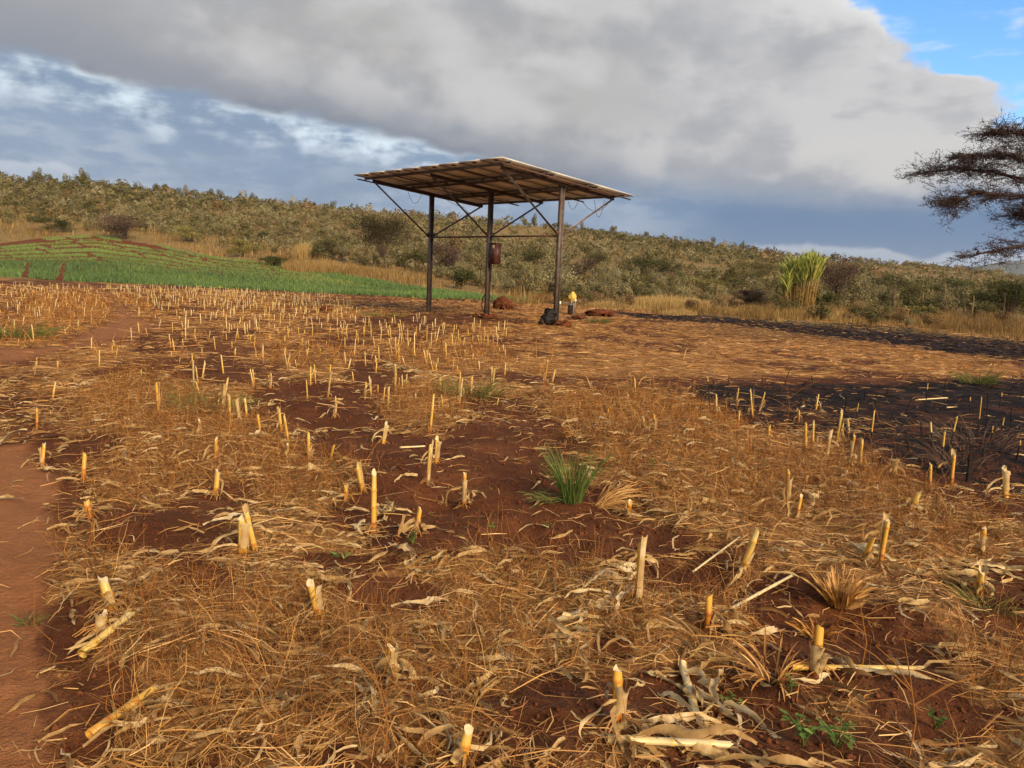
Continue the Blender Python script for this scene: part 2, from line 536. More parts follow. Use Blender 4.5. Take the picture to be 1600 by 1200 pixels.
def straw_mask(x, y):
    """0 bare soil .. 1 thick litter"""
    n = fbm(np.asarray(x) * 0.8, np.asarray(y) * 0.8, 101, 3)
    n2_ = fbm(np.asarray(x) * 3.1, np.asarray(y) * 3.1, 151, 2)
    s = np.clip((n * 0.7 + n2_ * 0.3 - 0.40) / 0.20, np.interp(np.hypot(x, y), [7, 12], [0.08, 0.30]), 1.0)
    s = s * (1 - 0.93 * blobs(x, y, BARE, 111))
    s = np.maximum(s, 0.75 * blobs(x, y, WEEDS, 131))
    u_, v_ = project(np.asarray(x, float), np.asarray(y, float), 0.0)
    s = np.maximum(s, 0.9 * np.nan_to_num(np.clip((u_ - 740) / 120, 0, 1) * np.clip((598 - v_) / 14, 0, 1)) * np.clip((n - 0.30) / 0.12, 0, 1))
    return s * (1 - path_mask(x, y)) * (1 - 0.88 * burn_mask(x, y))


# ------------------------------------------------------------------ the ground: one sheet to the horizon
MOUNDS += [(*flat_at(480, 640), 0.55, 0.10), (*flat_at(690, 775), 0.22, -0.07), (*flat_at(640, 740), 0.6, 0.06), (*flat_at(880, 1130), 0.25, 0.05), (*flat_at(1330, 990), 0.45, -0.05), (*flat_at(230, 470), 1.2, 0.15),
           (*flat_at(1050, 690), 0.9, 0.12), (*flat_at(330, 700), 0.7, 0.10), (*flat_at(310, 1020), 0.35, 0.07)]


def build_ground():
    r = [0.02, 0.5, 0.9]
    while r[-1] < 8: r.append(max(r[-1] * 1.012, r[-1] + 0.012) if r[-1] > 1.6 else r[-1] + 0.15)
    while r[-1] < 60: r.append(r[-1] * 1.022)
    while r[-1] < 330: r.append(r[-1] * 1.03)
    while r[-1] < 9000: r.append(r[-1] * 1.25)
    r = np.array(r)
    a = np.concatenate([np.linspace(-50, 50, 430), np.linspace(50, 310, 45)[1:-1]])
    A = np.radians(a); n, k = len(r), len(a)
    X = r[:, None] * np.sin(A)[None]; Y = r[:, None] * np.cos(A)[None]
    x, y = X.ravel(), Y.ravel()
    z = ground(x, y)
    i = np.arange(n - 1)[:, None] * k; j = np.arange(k)[None]; j2 = (j + 1) % k
    Q = np.stack([i + j, i + k + j, i + k + j2, i + j2], -1).reshape(-1, 4)
    rr = np.hypot(x, y)
    front = rr < 62
    burn = np.zeros(len(x)); path = np.zeros(len(x)); straw = np.full(len(x), 0.5)
    burn[front] = burn_mask(x[front], y[front]); path[front] = path_mask(x[front], y[front]); straw[front] = straw_mask(x[front], y[front])
    wild = np.clip((rr - np.interp(np.degrees(np.arctan2(x, y)), [-180, -33, -5, 3, 12, 20, 33, 180], [60, 60, 54, 47, 42, 36, 33, 33])) / 3.0, 0, 1)
    m, b = mat('red_soil', 0.95, 0.12)
    P = coords('Object')
    n1 = noise3(P, 1.3, 4, 0.6, 2.0); n2 = noise3(P, 7.0, 5, 0.65, 5.0); n3 = noise3(P, 38.0, 4, 0.6, 9.0); n4 = noise3(P, 0.35, 3, 0.5, 17.0)
    soil = ramp(n1 * 0.45 + n2 * 0.35 + n3 * 0.25, [(0.32, (0.040, 0.0125, 0.0052)), (0.5, (0.088, 0.0295, 0.0108)), (0.70, (0.165, 0.065, 0.025))])
    pathc = ramp(n2 * 0.5 + n3 * 0.3 + n4 * 0.2, [(0.3, (0.20, 0.078, 0.030)), (0.7, (0.32, 0.140, 0.058))])
    c = mixc(attr('path'), soil, pathc)
    # chaff too fine to pick apart: streaky straw colour
    w1 = noise3(P, 26.0, 4, 0.7, 3.0, 1.0, 1.5); w2 = noise3(P, 5.0, 4, 0.65, 23.0, 1.0, 0.8)
    chaff = ramp(n3, [(0.3, (0.25, 0.115, 0.036)), (0.7, (0.48, 0.26, 0.090))])
    cf = smooth(0.42, 0.62, w1 * 0.55 + w2 * 0.45 + (attr('straw') - 0.62) * 0.34)
    c = mixc(cf * smooth(0.05, 0.4, attr('straw')) * 0.85, c, chaff)
    # scorched ground
    bf = smooth(0.34, 0.60, attr('burn') * 0.92 + (n2 - 0.5) * 1.3 + (n1 - 0.5) * 1.7)
    ash = ramp(n2 * 0.45 + n3 * 0.35 + n1 * 0.20, [(0.34, (0.004, 0.0036, 0.0038)), (0.50, (0.010, 0.0085, 0.0085)), (0.60, (0.026, 0.016, 0.013)), (0.68, (0.060, 0.034, 0.024)), (0.8, (0.15, 0.13, 0.125))])
    ash = mixc(smooth(0.49, 0.57, n1 * 0.55 + n2 * 0.45) * 0.8, ash, (0.075, 0.028, 0.014))
    c = mixc(bf * 0.97, c, ash)
    wildc = ramp(n1 * 0.5 + n2 * 0.3 + n4 * 0.2, [(0.3, (0.115, 0.072, 0.028)), (0.5, (0.20, 0.135, 0.052)), (0.7, (0.28, 0.19, 0.078))])
    c = mixc(attr('wild'), c, wildc)
    S.put(b.inputs['Base Color'], c)
    bump(b, n3 * 0.6 + noise3(P, 110.0, 3, 0.6) * 0.4 + n2 * 0.6, 0.85, 0.035)
    me = np_mesh('ground', np.stack([x, y, z], 1), Q, [m], smooth=True, vec={'burn': burn, 'path': path, 'straw': straw, 'wild': wild})
    o = obj('ground', me, kind='structure')
    o['label'] = 'red soil of the harvested maize field rising to the hillside'


build_ground()


def build_distant_hill():
    a = np.radians(np.linspace(24, 62, 80)); el = np.interp(np.degrees(a), [24, 29, 31, 33, 36, 42, 50, 62], [0.5, 1.75, 2.22, 2.38, 2.3, 2.5, 1.8, 0.6])
    h = np.tan(np.radians(el)) * 3600 + (vnoise(np.degrees(a) * 2.0, a * 0, 3) - 0.5) * 14
    mb = MB(); rows = [(2700, -40.0), (3000, 0.30), (3300, 0.72), (3600, 1.0), (4000, 0.8), (4500, -40.0)]
    V = []
    for R, k in rows:
        hh = h * k if k > -1 else np.full(len(a), -40.0)
        V.append(np.stack([R * np.sin(a), R * np.cos(a), hh], 1))
    k = len(a); i = np.arange(len(rows) - 1)[:, None] * k; j = np.arange(k - 1)[None]
    Q = np.stack([i + j, i + k + j, i + k + j + 1, i + j + 1], -1).reshape(-1, 4)
    m, b = mat('distant_scrub', 1.0, 0.0)
    S.put(b.inputs['Base Color'], ramp(noise3(coords(), 0.02, 4), [(0.35, (0.045, 0.055, 0.04)), (0.65, (0.09, 0.10, 0.065))]))
    obj('distant_hill', np_mesh('distant_hill', np.concatenate(V), Q, [m], smooth=True), kind='structure')


build_distant_hill()

# ------------------------------------------------------------------ plant materials
M_STRAW = tint_mat('straw', [(0.0, (0.105, 0.039, 0.011)), (0.3, (0.25, 0.108, 0.026)), (0.62, (0.47, 0.240, 0.064)), (1.0, (0.70, 0.46, 0.19))], 0.62, 0.35, 0.15)
M_WEED = tint_mat('dead_weed', [(0.0, (0.080, 0.028, 0.008)), (0.45, (0.21, 0.082, 0.019)), (0.8, (0.38, 0.175, 0.042)), (1.0, (0.54, 0.32, 0.10))], 0.75, 0.2, 0.15)
M_HUSK = tint_mat('maize_husk', [(0.0, (0.17, 0.088, 0.030)), (0.4, (0.40, 0.250, 0.098)), (0.75, (0.57, 0.42, 0.205)), (1.0, (0.70, 0.58, 0.36))], 0.65, 0.25, 0.32, 0.75, 38.0, 0.35)
M_STALK = tint_mat('maize_stalk', [(0.0, (0.15, 0.040, 0.010)), (0.25, (0.36, 0.125, 0.018)), (0.55, (0.54, 0.31, 0.042)), (0.8, (0.55, 0.40, 0.12)), (1.0, (0.58, 0.47, 0.25))], 0.42, 0.5, 0, 0.22, 22.0, 0.25)
M_PITH = tint_mat('pith', [(0.0, (0.40, 0.28, 0.13)), (1.0, (0.68, 0.56, 0.36))], 0.9, 0.1, 0, 0.3, 60.0)
M_CHAR = tint_mat('charred_stalk', [(0.0, (0.006, 0.005, 0.005)), (0.5, (0.018, 0.014, 0.013)), (1.0, (0.05, 0.035, 0.028))], 0.85, 0.2, 0, 0.5, 30.0)
M_ROOT = tint_mat('prop_root', [(0.0, (0.13, 0.05, 0.02)), (1.0, (0.42, 0.23, 0.08))], 0.85, 0.15)


def sector(n, r0, r1, a0=-40.0, a1=40.0, power=0.0):
    """n random ground points; density per square metre ~ r**power"""
    e = power + 2.0
    u = rng.random(n)
    r = (r0 ** e + u * (r1 ** e - r0 ** e)) ** (1 / e) if abs(e) > 1e-6 else r0 * (r1 / r0) ** u
    a = np.radians(rng.uniform(a0, a1, n))
    return r * np.sin(a), r * np.cos(a), r


def ribbons(P, W):
    """P (n,k,3) centre lines, W (n,k,3) half-width vectors -> V, Q"""
    n, k, _ = P.shape
    V = np.stack([P - W, P + W], 2).reshape(-1, 3)
    base = np.arange(n)[:, None] * (2 * k); s = np.arange(k - 1)[None] * 2
    Q = np.stack([base + s, base + s + 1, base + s + 3, base + s + 2], -1).reshape(-1, 4)
    return V, Q


def straws(x, y, L, w, lift, bend, tiltz, up=0.0):
    n = len(x)
    th = rng.uniform(0, 2 * np.pi, n)
    d = np.stack([np.cos(th), np.sin(th), np.zeros(n)], 1); s = np.stack([-np.sin(th), np.cos(th), np.zeros(n)], 1)
    t = np.array([-0.5, 0.0, 0.5])
    P = np.zeros((n, 3, 3))
    P[:, :, 0] = x[:, None]; P[:, :, 1] = y[:, None]
    P += d[:, None] * (t[None, :, None] * L[:, None, None])
    P[:, 1] += s * (bend * L)[:, None]
    g = ground(P[:, :, 0].ravel(), P[:, :, 1].ravel()).reshape(n, 3)
    P[:, :, 2] = np.maximum(g, (g[:, :1] + g[:, 2:]) / 2 * 0.6 + g * 0.4) + lift[:, None] + (t[None] + 0.5) * (tiltz * L)[:, None]
    P[:, 1, 2] += up * L
    ro = rng.uniform(-0.9, 0.9, n)
    wv = s * np.cos(ro)[:, None] + np.array([0, 0, 1.0]) * np.sin(ro)[:, None]
    W = wv[:, None] * (w[:, None, None] * np.array([0.8, 1.0, 0.35])[None, :, None] * 0.5)
    return ribbons(P, W)


def litter(name, label, n, r0, r1, power, Lr, wr, mat_, tintf, dens, liftmax, up=0.05, tilt=0.18):
    x, y, r = sector(n, r0, r1, power=power)
    keep = rng.random(n) < dens(x, y)
    x, y, r = x[keep], y[keep], r[keep]; n = len(x)
    L = rng.uniform(*Lr, n) * (0.6 + 0.8 * rng.random(n)); w = rng.uniform(*wr, n) * (0.75 + np.clip(r / 14, 0, 3.0))
    V, Q = straws(x, y, L, w, rng.random(n) ** 2 * liftmax + 0.003, rng.normal(0, 0.17, n), rng.normal(0, tilt, n) ** 2 * np.sign(rng.random(n) - 0.3), up)
    ti = np.repeat(np.clip(tintf(n, x, y), 0, 1), 6)
    obj(name, np_mesh(name, V, Q, [mat_], tint=ti), kind='stuff', label=label, cat='straw')


def t_norm(m, s): return lambda n, x, y: rng.normal(m, s, n)


litter('straw_litter', 'broken golden straw scattered over the near part of the field', 78000, 1.9, 11, -0.9, (0.04, 0.22), (0.0018, 0.0056), M_STRAW, t_norm(0.50, 0.34), lambda x, y: straw_mask(x, y) * 0.9 + 0.03 * (1 - burn_mask(x, y)), 0.05)
litter('straw_litter', 'pale straw strewn over the field around the canopy posts', 170000, 9, 50, -0.8, (0.10, 0.34), (0.0035, 0.0075), M_STRAW, t_norm(0.50, 0.26), lambda x, y: (straw_mask(x, y) * 0.75 + 0.04 * (1 - burn_mask(x, y))) * (1 - 0.5 * np.clip((np.hypot(x, y) - 30) / 20, 0, 1)), 0.05, 0.03)


def weeds(name, label, n, r0, r1, power, dens, hr, wr, mat_, tm, ts, lean=0.9, curl=1.0, fan=None):
    x, y, r = sector(n, r0, r1, power=power)
    keep = rng.random(n) < dens(x, y)
    x, y, r = x[keep], y[keep], r[keep]; n = len(x)
    h = rng.uniform(*hr, n); th = rng.uniform(0, 2 * np.pi, n)
    d = np.stack([np.cos(th), np.sin(th), np.zeros(n)], 1)
    k = 5; t = np.linspace(0, 1, k)
    le = np.abs(rng.normal(0, lean, n)); cu = rng.normal(0.6, 0.6, n) * curl
    ang = le[:, None] * 0.6 + cu[:, None] * t[None] * 1.3
    step = h / (k - 1)
    P = np.zeros((n, k, 3))
    P[:, 0, 0] = x; P[:, 0, 1] = y; P[:, 0, 2] = ground(x, y) - 0.004
    wob = rng.normal(0, 0.35, (n, k))
    for i in range(1, k):
        a = ang[:, i]
        s2 = np.stack([-d[:, 1], d[:, 0], np.zeros(n)], 1)
        P[:, i] = P[:, i - 1] + step[:, None] * (np.sin(a)[:, None] * d + np.cos(a)[:, None] * np.array([0, 0, 1.0]) + wob[:, i, None] * s2)
    g0 = P[:, :1, 2]
    P[:, :, 2] = np.maximum(P[:, :, 2], g0 + 0.006)
    ph = rng.uniform(0, np.pi, n)
    wv = np.stack([np.cos(ph), np.sin(ph), rng.normal(0, 0.3, n)], 1)
    w = rng.uniform(*wr, n) * (0.8 + np.clip(r / 12, 0, 3.5))
    W = wv[:, None] * (w[:, None, None] * np.array([1, 0.95, 0.85, 0.7, 0.35])[None, :, None] * 0.5)
    V, Q = ribbons(P, W)
    ti = np.repeat(np.clip(rng.normal(tm, ts, n), 0, 1), 2 * k)
    obj(name, np_mesh(name, V, Q, [mat_], tint=ti), kind='stuff', label=label, cat='dry weeds')


weeds('dead_weeds', 'tangled mats of brown dead weeds between the maize stubs', 84000, 2.0, 13, -0.7, lambda x, y: np.clip(blobs(x, y, WEEDS, 131) + 0.10 * straw_mask(x, y), 0, 1) * (1 - path_mask(x, y)) * (1 - 0.8 * burn_mask(x, y)), (0.09, 0.36), (0.0012, 0.0027), M_WEED, 0.48, 0.27, 0.85, 1.0)
weeds('dead_weeds', 'low brown weeds in the middle distance left of the canopy', 44000, 12, 40, -0.6, lambda x, y: np.clip(blobs(x, y, WEEDS, 131) + 0.22 * straw_mask(x, y) * (project(x, y, 0.0)[0] < 860), 0, 1) * (1 - path_mask(x, y)) * (1 - 0.85 * burn_mask(x, y)), (0.12, 0.40), (0.003, 0.006), M_WEED, 0.58, 0.24)

x, y, r = sector(26000, 8, 40, 3, 42, power=-0.4)
_k = rng.random(len(x)) < burn_mask(x, y) * 0.8
x, y, r = x[_k], y[_k], r[_k]; n = len(x)
V, Q = straws(x, y, rng.uniform(0.06, 0.34, n), rng.uniform(0.004, 0.009, n) * (0.7 + r / 16), rng.random(n) ** 2 * 0.05 + 0.003, rng.normal(0, 0.15, n), rng.normal(0, 0.3, n) ** 2, 0.05)
obj('charred_litter', np_mesh('charred_litter', V, Q, [M_CHAR], tint=np.repeat(np.clip(rng.normal(0.45, 0.35, n), 0, 1), 6)), kind='stuff', label='charred black straw over the two burnt strips', cat='burnt straw')

# ------------------------------------------------------------------ solar canopy
def metal(name, stops, rough, spec=0.5, metallic=0.0, sc=6.0):
    m, b = mat(name, rough, spec)
    P = coords()
    f = noise3(P, sc, 5, 0.65) * 0.6 + noise3(P, sc * 7, 3, 0.6) * 0.4
    S.put(b.inputs['Base Color'], ramp(f, stops)); b.inputs['Metallic'].default_value = metallic
    bump(b, f, 0.25, 0.004)
    return m


M_STEEL = metal('rusty_painted_steel', [(0.30, (0.068, 0.038, 0.030)), (0.48, (0.115, 0.088, 0.078)), (0.62, (0.19, 0.165, 0.158)), (0.75, (0.29, 0.265, 0.26))], 0.42, 0.5, 0.25)
M_STEEL_DARK = metal('dark_rusty_steel', [(0.30, (0.045, 0.020, 0.015)), (0.55, (0.085, 0.046, 0.036)), (0.75, (0.14, 0.09, 0.08))], 0.6, 0.4, 0.15)
M_ALU = metal('aluminium_frame', [(0.35, (0.40, 0.39, 0.38)), (0.65, (0.54, 0.53, 0.52))], 0.4, 0.5, 0.1)
M_BACK, _b = mat('panel_backsheet', 0.6, 0.3)
S.put(_b.inputs['Base Color'], ramp(noise3(coords(), 2.0, 4), [(0.35, (0.74, 0.77, 0.80)), (0.65, (0.84, 0.86, 0.88))]))
M_CELL, _b = mat('solar_glass', 0.12, 0.6)
_br = S.node('ShaderNodeTexBrick'); S.put(_br.inputs['Vector'], coords()); _br.offset = 0.0
_br.inputs['Color1'].default_value = (0.008, 0.013, 0.035, 1); _br.inputs['Color2'].default_value = (0.010, 0.016, 0.042, 1); _br.inputs['Mortar'].default_value = (0.25, 0.26, 0.28, 1)
_br.inputs['Scale'].default_value = 1.0; _br.inputs['Brick Width'].default_value = 0.158; _br.inputs['Row Height'].default_value = 0.158; _br.inputs['Mortar Size'].default_value = 0.003
S.tree.links.new(_br.outputs[0], _b.inputs['Base Color'])
M_BLACK, _b = mat('black_plastic', 0.5, 0.4); _b.inputs['Base Color'].default_value = (0.012, 0.011, 0.011, 1)

YAW = -0.8161
DA = np.array([math.cos(YAW), math.sin(YAW), 0.0]); NA = np.array([math.sin(YAW), -math.cos(YAW), 0.0]); UP = np.array([0, 0, 1.0])
C0 = np.array([-1.041, 29.178, 0.0]); SPAN = 3.53; TH = 0.0787; HC = 4.80
NN = NA * math.cos(TH) + UP * math.sin(TH); PN = np.cross(DA, NN); PN = PN if PN[2] > 0 else -PN
ALEN0, ALEN1, BN, BF = 4.138, 4.068, 3.198, 3.120
canopy = obj('solar_canopy', None, loc=tuple(C0), label='tall rusty steel canopy of solar panels standing on three posts', cat='solar canopy')


def cmesh(name, mb, m, parent=canopy, smooth=False, loc=None):
    return obj(name, mb.mesh(name, *(m if isinstance(m, (list, tuple)) else [m]), smooth=smooth), parent=parent, loc=loc)


def on(a, n, h=0.0):
    """local point of the panel plane: a along the posts, n towards the near side, h above the plane"""
    return DA * a + NN * n + PN * h + UP * HC


for i, s in enumerate((-SPAN, 0.0, SPAN)):
    base = DA * s; wx, wy = C0[0] + base[0], C0[1] + base[1]
    gz = float(ground(wx, wy)) - C0[2]
    mb = MB()
    top = HC - 0.235; zc = (gz - 0.25 + top) / 2; hh = top - gz + 0.25
    R = np.stack([DA, NA, UP], 1)
    mb.box(base + UP * zc, (0.012, 0.136, hh), R, 0.6)                                   # web
    mb.box(base + NA * 0.075 + UP * zc, (0.125, 0.014, hh), R, 0.5)                       # flanges
    mb.box(base - NA * 0.075 + UP * zc, (0.125, 0.014, hh), R, 0.5)
    p = cmesh('post', mb, M_STEEL)
    hb = MB().box(base + UP * (top + 0.012), (0.22, 0.22, 0.02), R)
    cmesh('head_plate', hb, M_STEEL_DARK, p)
    for q in (-1, 1):
        for w in (-1, 1):
            bb = MB().tube([base + UP * (top + 0.02) + DA * 0.085 * q + NA * 0.085 * w, base + UP * (top + 0.05) + DA * 0.085 * q + NA * 0.085 * w], 0.014, 6)
            cmesh('bolt', bb, M_STEEL, p)
    # the beam across the post, sloping with the roof
    mb = MB()
    a0, a1 = on(s, BN - 0.45, -0.165), on(s, -BF + 0.45, -0.165)
    mb.bar(a0, a1, 0.010, 0.080, PN); mb.bar(a0 + PN * 0.045, a1 + PN * 0.045, 0.06, 0.010, PN); mb.bar(a0 - PN * 0.045, a1 - PN * 0.045, 0.06, 0.010, PN)
    cmesh('cross_beam', mb, M_STEEL_DARK)
    knee = base + UP * 3.0
    for sg, rch in ((1, 2.60), (-1, 2.58)):
        mb = MB(); e = on(s, sg * rch, -0.22)
        st = knee + NA * sg * 0.085
        mb.bar(st, e, 0.065, 0.006, UP); mb.bar(st - DA * 0.03, e - DA * 0.03, 0.006, 0.065, UP)
        br = cmesh('brace', mb, M_STEEL)
        cmesh('gusset', MB().box(knee + NA * sg * 0.13 + UP * 0.05, (0.010, 0.10, 0.16), R), M_STEEL_DARK, br)
# tie rails between the posts at the knees
for s in (-SPAN, 0.0):
    mb = MB(); a = DA * (s + 0.085) + UP * 3.0; b_ = DA * (s + SPAN - 0.085) + UP * 3.0
    mb.bar(a, b_, 0.06, 0.006, UP); mb.bar(a + NA * 0.03 - UP * 0.03, b_ + NA * 0.03 - UP * 0.03, 0.006, 0.06, UP)
    cmesh('tie_rail', mb, M_STEEL_DARK)
# purlins along the roof: a pair under each panel row
for n in (2.75, 1.32, 0.84, -0.78, -1.24, -2.70):
    mb = MB(); a, b_ = on(-ALEN0 + 0.06, n, -0.075), on(ALEN1 - 0.06, n, -0.075)
    mb.bar(a, b_, 0.006, 0.070, PN); mb.bar(a + NN * 0.022 + PN * 0.038, b_ + NN * 0.022 + PN * 0.038, 0.05, 0.006, PN); mb.bar(a + NN * 0.022 - PN * 0.038, b_ + NN * 0.022 - PN * 0.038, 0.05, 0.006, PN)
    cmesh('purlin', mb, M_STEEL)
# rafters running down the slope
for a in (-4.0, -SPAN / 2, SPAN / 2, 3.95):
    mb = MB(); mb.bar(on(a, BN - 0.10, -0.140), on(a, -BF + 0.08, -0.140), 0.04, 0.042, PN)
    cmesh('rafter', mb, M_STEEL_DARK)
# panels: three rows of eight
PW = (ALEN0 + ALEN1) / 8; PL = (BN + BF) / 3
RP = np.stack([DA, NN, PN], 1)
w2, l2 = PW / 2 - 0.006, PL / 2 - 0.008


def panel_meshes():
    fr = MB()
    for sx in (-1, 1):
        fr.box((sx * (w2 - 0.004), 0, 0), (0.006, l2 * 2, 0.040)); fr.box((sx * (w2 - 0.017), 0, -0.018), (0.030, l2 * 2 - 0.004, 0.003))
    for sy in (-1, 1):
        fr.box((0, sy * (l2 - 0.004), 0), (w2 * 2 - 0.014, 0.006, 0.040)); fr.box((0, sy * (l2 - 0.017), -0.0185), (w2 * 2 - 0.062, 0.030, 0.003))
    bk = MB().box((0, 0, 0.010), (w2 * 2 - 0.014, l2 * 2 - 0.014, 0.004))
    gl = MB().box((0, 0, 0.0155), (w2 * 2 - 0.015, l2 * 2 - 0.015, 0.004))
    jb = MB().box((0, l2 - 0.22, -0.004), (0.13, 0.10, 0.022))
    return fr.mesh('panel_frame', M_ALU), bk.mesh('backsheet', M_BACK), gl.mesh('glass', M_CELL), jb.mesh('junction_box', M_BLACK)


PFR, PBK, PGL, PJB = panel_meshes()
MP = Matrix([list(RP[0]), list(RP[1]), list(RP[2])]).to_4x4()
for iy in range(3):
    for ix in range(8):
        c = on(-ALEN0 + PW * (ix + 0.5), BN - PL * (iy + 0.5), 0.0)
        o = obj('solar_panel', PFR, parent=canopy)
        o.matrix_local = Matrix.Translation(Vector(c)) @ MP
        obj('backsheet', PBK, parent=o); obj('glass', PGL, parent=o); obj('junction_box', PJB, parent=o)


def cable(pts, r, name='cable', parent=canopy, sag=0.0, m=None):
    P = np.array(pts, float); t = np.linspace(0, 1, 14); k = np.linspace(0, 1, len(P))
    Q = np.stack([np.interp(t, k, P[:, i]) for i in range(3)], 1)
    if sag: Q[:, 2] -= sag * 4 * t * (1 - t)
    return cmesh(name, MB().tube(Q, r, 5), m or M_BLACK, parent, True)


cable([on(-3.9, 0.9, -0.14), on(-3.9, 0.2, -0.14)], 0.008, sag=0.45)
cable([on(-3.95, -1.0, -0.14), on(-3.8, -1.9, -0.14), on(-3.7, -2.2, -0.55)], 0.008, sag=0.2)
cable([on(1.9, -2.8, -0.14), on(3.3, -2.8, -0.14)], 0.008, sag=0.40)
cable([on(2.5, -2.8, -0.14), on(2.9, -2.9, -0.14)], 0.008, sag=0.60)
cable([on(1.2, -2.8, -0.14), on(1.7, -2.8, -0.14)], 0.008, sag=0.30)
cable([on(-1.0, 1.9, -0.05), on(-0.75, 1.9, -0.05)], 0.02, sag=0.12)
cable([UP * 0.95 - DA * 0.09 - NA * 0.03, UP * 0.75 - DA * 0.27, UP * 0.45 - DA * 0.30, UP * 0.12 - DA * 0.12], 0.018)
cable([UP * 2.2 + DA * 0.10 - NA * 0.05, UP * 1.5 + DA * 0.09 - NA * 0.05, UP * 0.9 - DA * 0.05 - NA * 0.13], 0.015)

# pump control box on the middle post
_R = np.stack([DA, NA, UP], 1)
M_BOX = metal('oxide_red_paint', [(0.3, (0.040, 0.011, 0.009)), (0.55, (0.078, 0.024, 0.019)), (0.75, (0.13, 0.065, 0.055))], 0.5, 0.5)
M_PLATE, _b = mat('pale_sticker', 0.6, 0.3)
S.put(_b.inputs['Base Color'], ramp(noise3(coords(), 30, 3), [(0.4, (0.35, 0.25, 0.18)), (0.6, (0.62, 0.55, 0.45))]))
bx = C0 + DA * 0.32
box = obj('control_box', None, loc=tuple(bx + UP * 1.98), label='dark red metal pump control box fixed to the middle post', cat='control box')
_A = -(DA + NA * -0.0); 
fx = NA
cmesh('cabinet', MB().box(UP * 0.38, (0.40, 0.22, 0.74), _R), M_BOX, box)
dr = cmesh('door', MB().box(NA * 0.119 + UP * 0.38, (0.36, 0.012, 0.70), _R), M_BOX, box)
cmesh('handle', MB().box(NA * 0.135 + DA * 0.14 + UP * 0.38, (0.02, 0.02, 0.12), _R), M_STEEL, dr)
for q in (0.12, 0.64):
    cmesh('hinge', MB().tube([NA * 0.13 - DA * 0.17 + UP * q, NA * 0.13 - DA * 0.17 + UP * (q + 0.07)], 0.012, 6), M_STEEL, dr)
cmesh('sticker', MB().box(NA * 0.127 + DA * 0.03 + UP * 0.63, (0.15, 0.003, 0.14), _R), M_PLATE, dr)
cmesh('rain_lip', MB().box(NA * 0.02 + UP * 0.757, (0.44, 0.28, 0.012), _R), M_BOX, box)
for q in (0.15, 0.62):
    cmesh('bracket', MB().box(-DA * 0.225 + UP * q, (0.06, 0.06, 0.03), _R), M_STEEL_DARK, box)

# ------------------------------------------------------------------ things around the posts
def blob(r, seed, flat=0.7, rough=0.35, n=9, k=14, freq=1.6):
    """lumpy closed body standing on z = 0"""
    th = np.linspace(0, np.pi, n); ph = np.arange(k) * 2 * np.pi / k
    T, Pp = np.meshgrid(th, ph, indexing='ij')
    d = np.stack([np.sin(T) * np.cos(Pp), np.sin(T) * np.sin(Pp), np.cos(T)], -1)
    q = 1 + (vnoise(d[..., 0] * freq + 5, d[..., 1] * freq + d[..., 2] * freq * 1.3, seed) - 0.5) * 2 * rough + (vnoise(d[..., 0] * freq * 3 + 2, (d[..., 1] - d[..., 2]) * freq * 3, seed + 3) - 0.5) * rough
    V = d * q[..., None] * r
    V[..., 2] *= flat; V = V.reshape(-1, 3); V[:, 2] -= np.quantile(V[:, 2], 0.18)
    V[:, 2] = np.maximum(V[:, 2], -0.02)
    i = np.arange(n - 1)[:, None] * k; j = np.arange(k)[None]; j2 = (j + 1) % k
    Q = np.stack([i + j, i + k + j, i + k + j2, i + j2], -1).reshape(-1, 4)
    return V, Q


M_CLOD, _b = mat('red_clods', 0.97, 0.1)
_n = noise3(coords(), 9.0, 5, 0.65)
S.put(_b.inputs['Base Color'], ramp(_n, [(0.3, (0.055, 0.017, 0.009)), (0.7, (0.19, 0.066, 0.028))])); bump(_b, noise3(coords(), 30, 4), 0.8, 0.04)
M_SACK, _b = mat('black_sheeting', 0.6, 0.25)
S.put(_b.inputs['Base Color'], ramp(noise3(coords(), 8, 4), [(0.35, (0.006, 0.005, 0.005)), (0.6, (0.012, 0.010, 0.009)), (0.72, (0.03, 0.022, 0.02))])); bump(_b, noise3(coords(), 22, 4), 0.7, 0.03)


def clods(px, py, n, spread, rr, label, seed, hgt=1.0):
    """a heap of soil clods"""
    p = at(px, py); rg = np.random.default_rng(seed)
    t = obj('soil_heap', None, loc=p, label=label, cat='soil heap')
    V, Q = blob(spread * 0.85, seed, 0.42 * hgt, 0.4, 10, 18, 2.5)
    cmesh('mound', MB().add(V, Q), M_CLOD, t, True)
    for i in range(n):
        V, Q = blob(rg.uniform(*rr), seed + i * 7, 0.8, 0.45, 6, 8, 1.5)
        a = rg.uniform(0, 6.28); d = spread * rg.uniform(0.2, 1.0)
        o = cmesh('clod', MB().add(V, Q), M_CLOD, t)
        o.location = (math.cos(a) * d, math.sin(a) * d * 0.8, max(0.0, (1 - d / spread) * spread * 0.42 * hgt))
    return t


clods(787, 484, 14, 0.55, (0.06, 0.16), 'knee high heap of red clods beside the middle post', 3, 1.7)
clods(762, 497, 9, 0.36, (0.05, 0.10), 'low ring of red clods round the foot of the middle post', 5, 0.35)
clods(742, 495, 3, 0.12, (0.05, 0.09), 'small red clod lying left of the middle post', 9, 0.6)
clods(880, 511, 7, 0.28, (0.06, 0.12), 'red clods piled against the right post opposite the black sack', 6, 0.7)
clods(935, 494, 16, 0.75, (0.06, 0.15), 'spread heap of dark red soil right of the pump head', 7, 0.6)
clods(905, 498, 6, 0.35, (0.04, 0.10), 'low brown clods just in front of the red soil heap', 8, 0.5)
clods(850, 468, 12, 0.9, (0.08, 0.16), 'long low bank of red earth behind the right post', 12, 0.35)
clods(508, 486, 5, 0.22, (0.05, 0.11), 'lone dark clod heap left of the canopy among stubble', 13, 0.8)


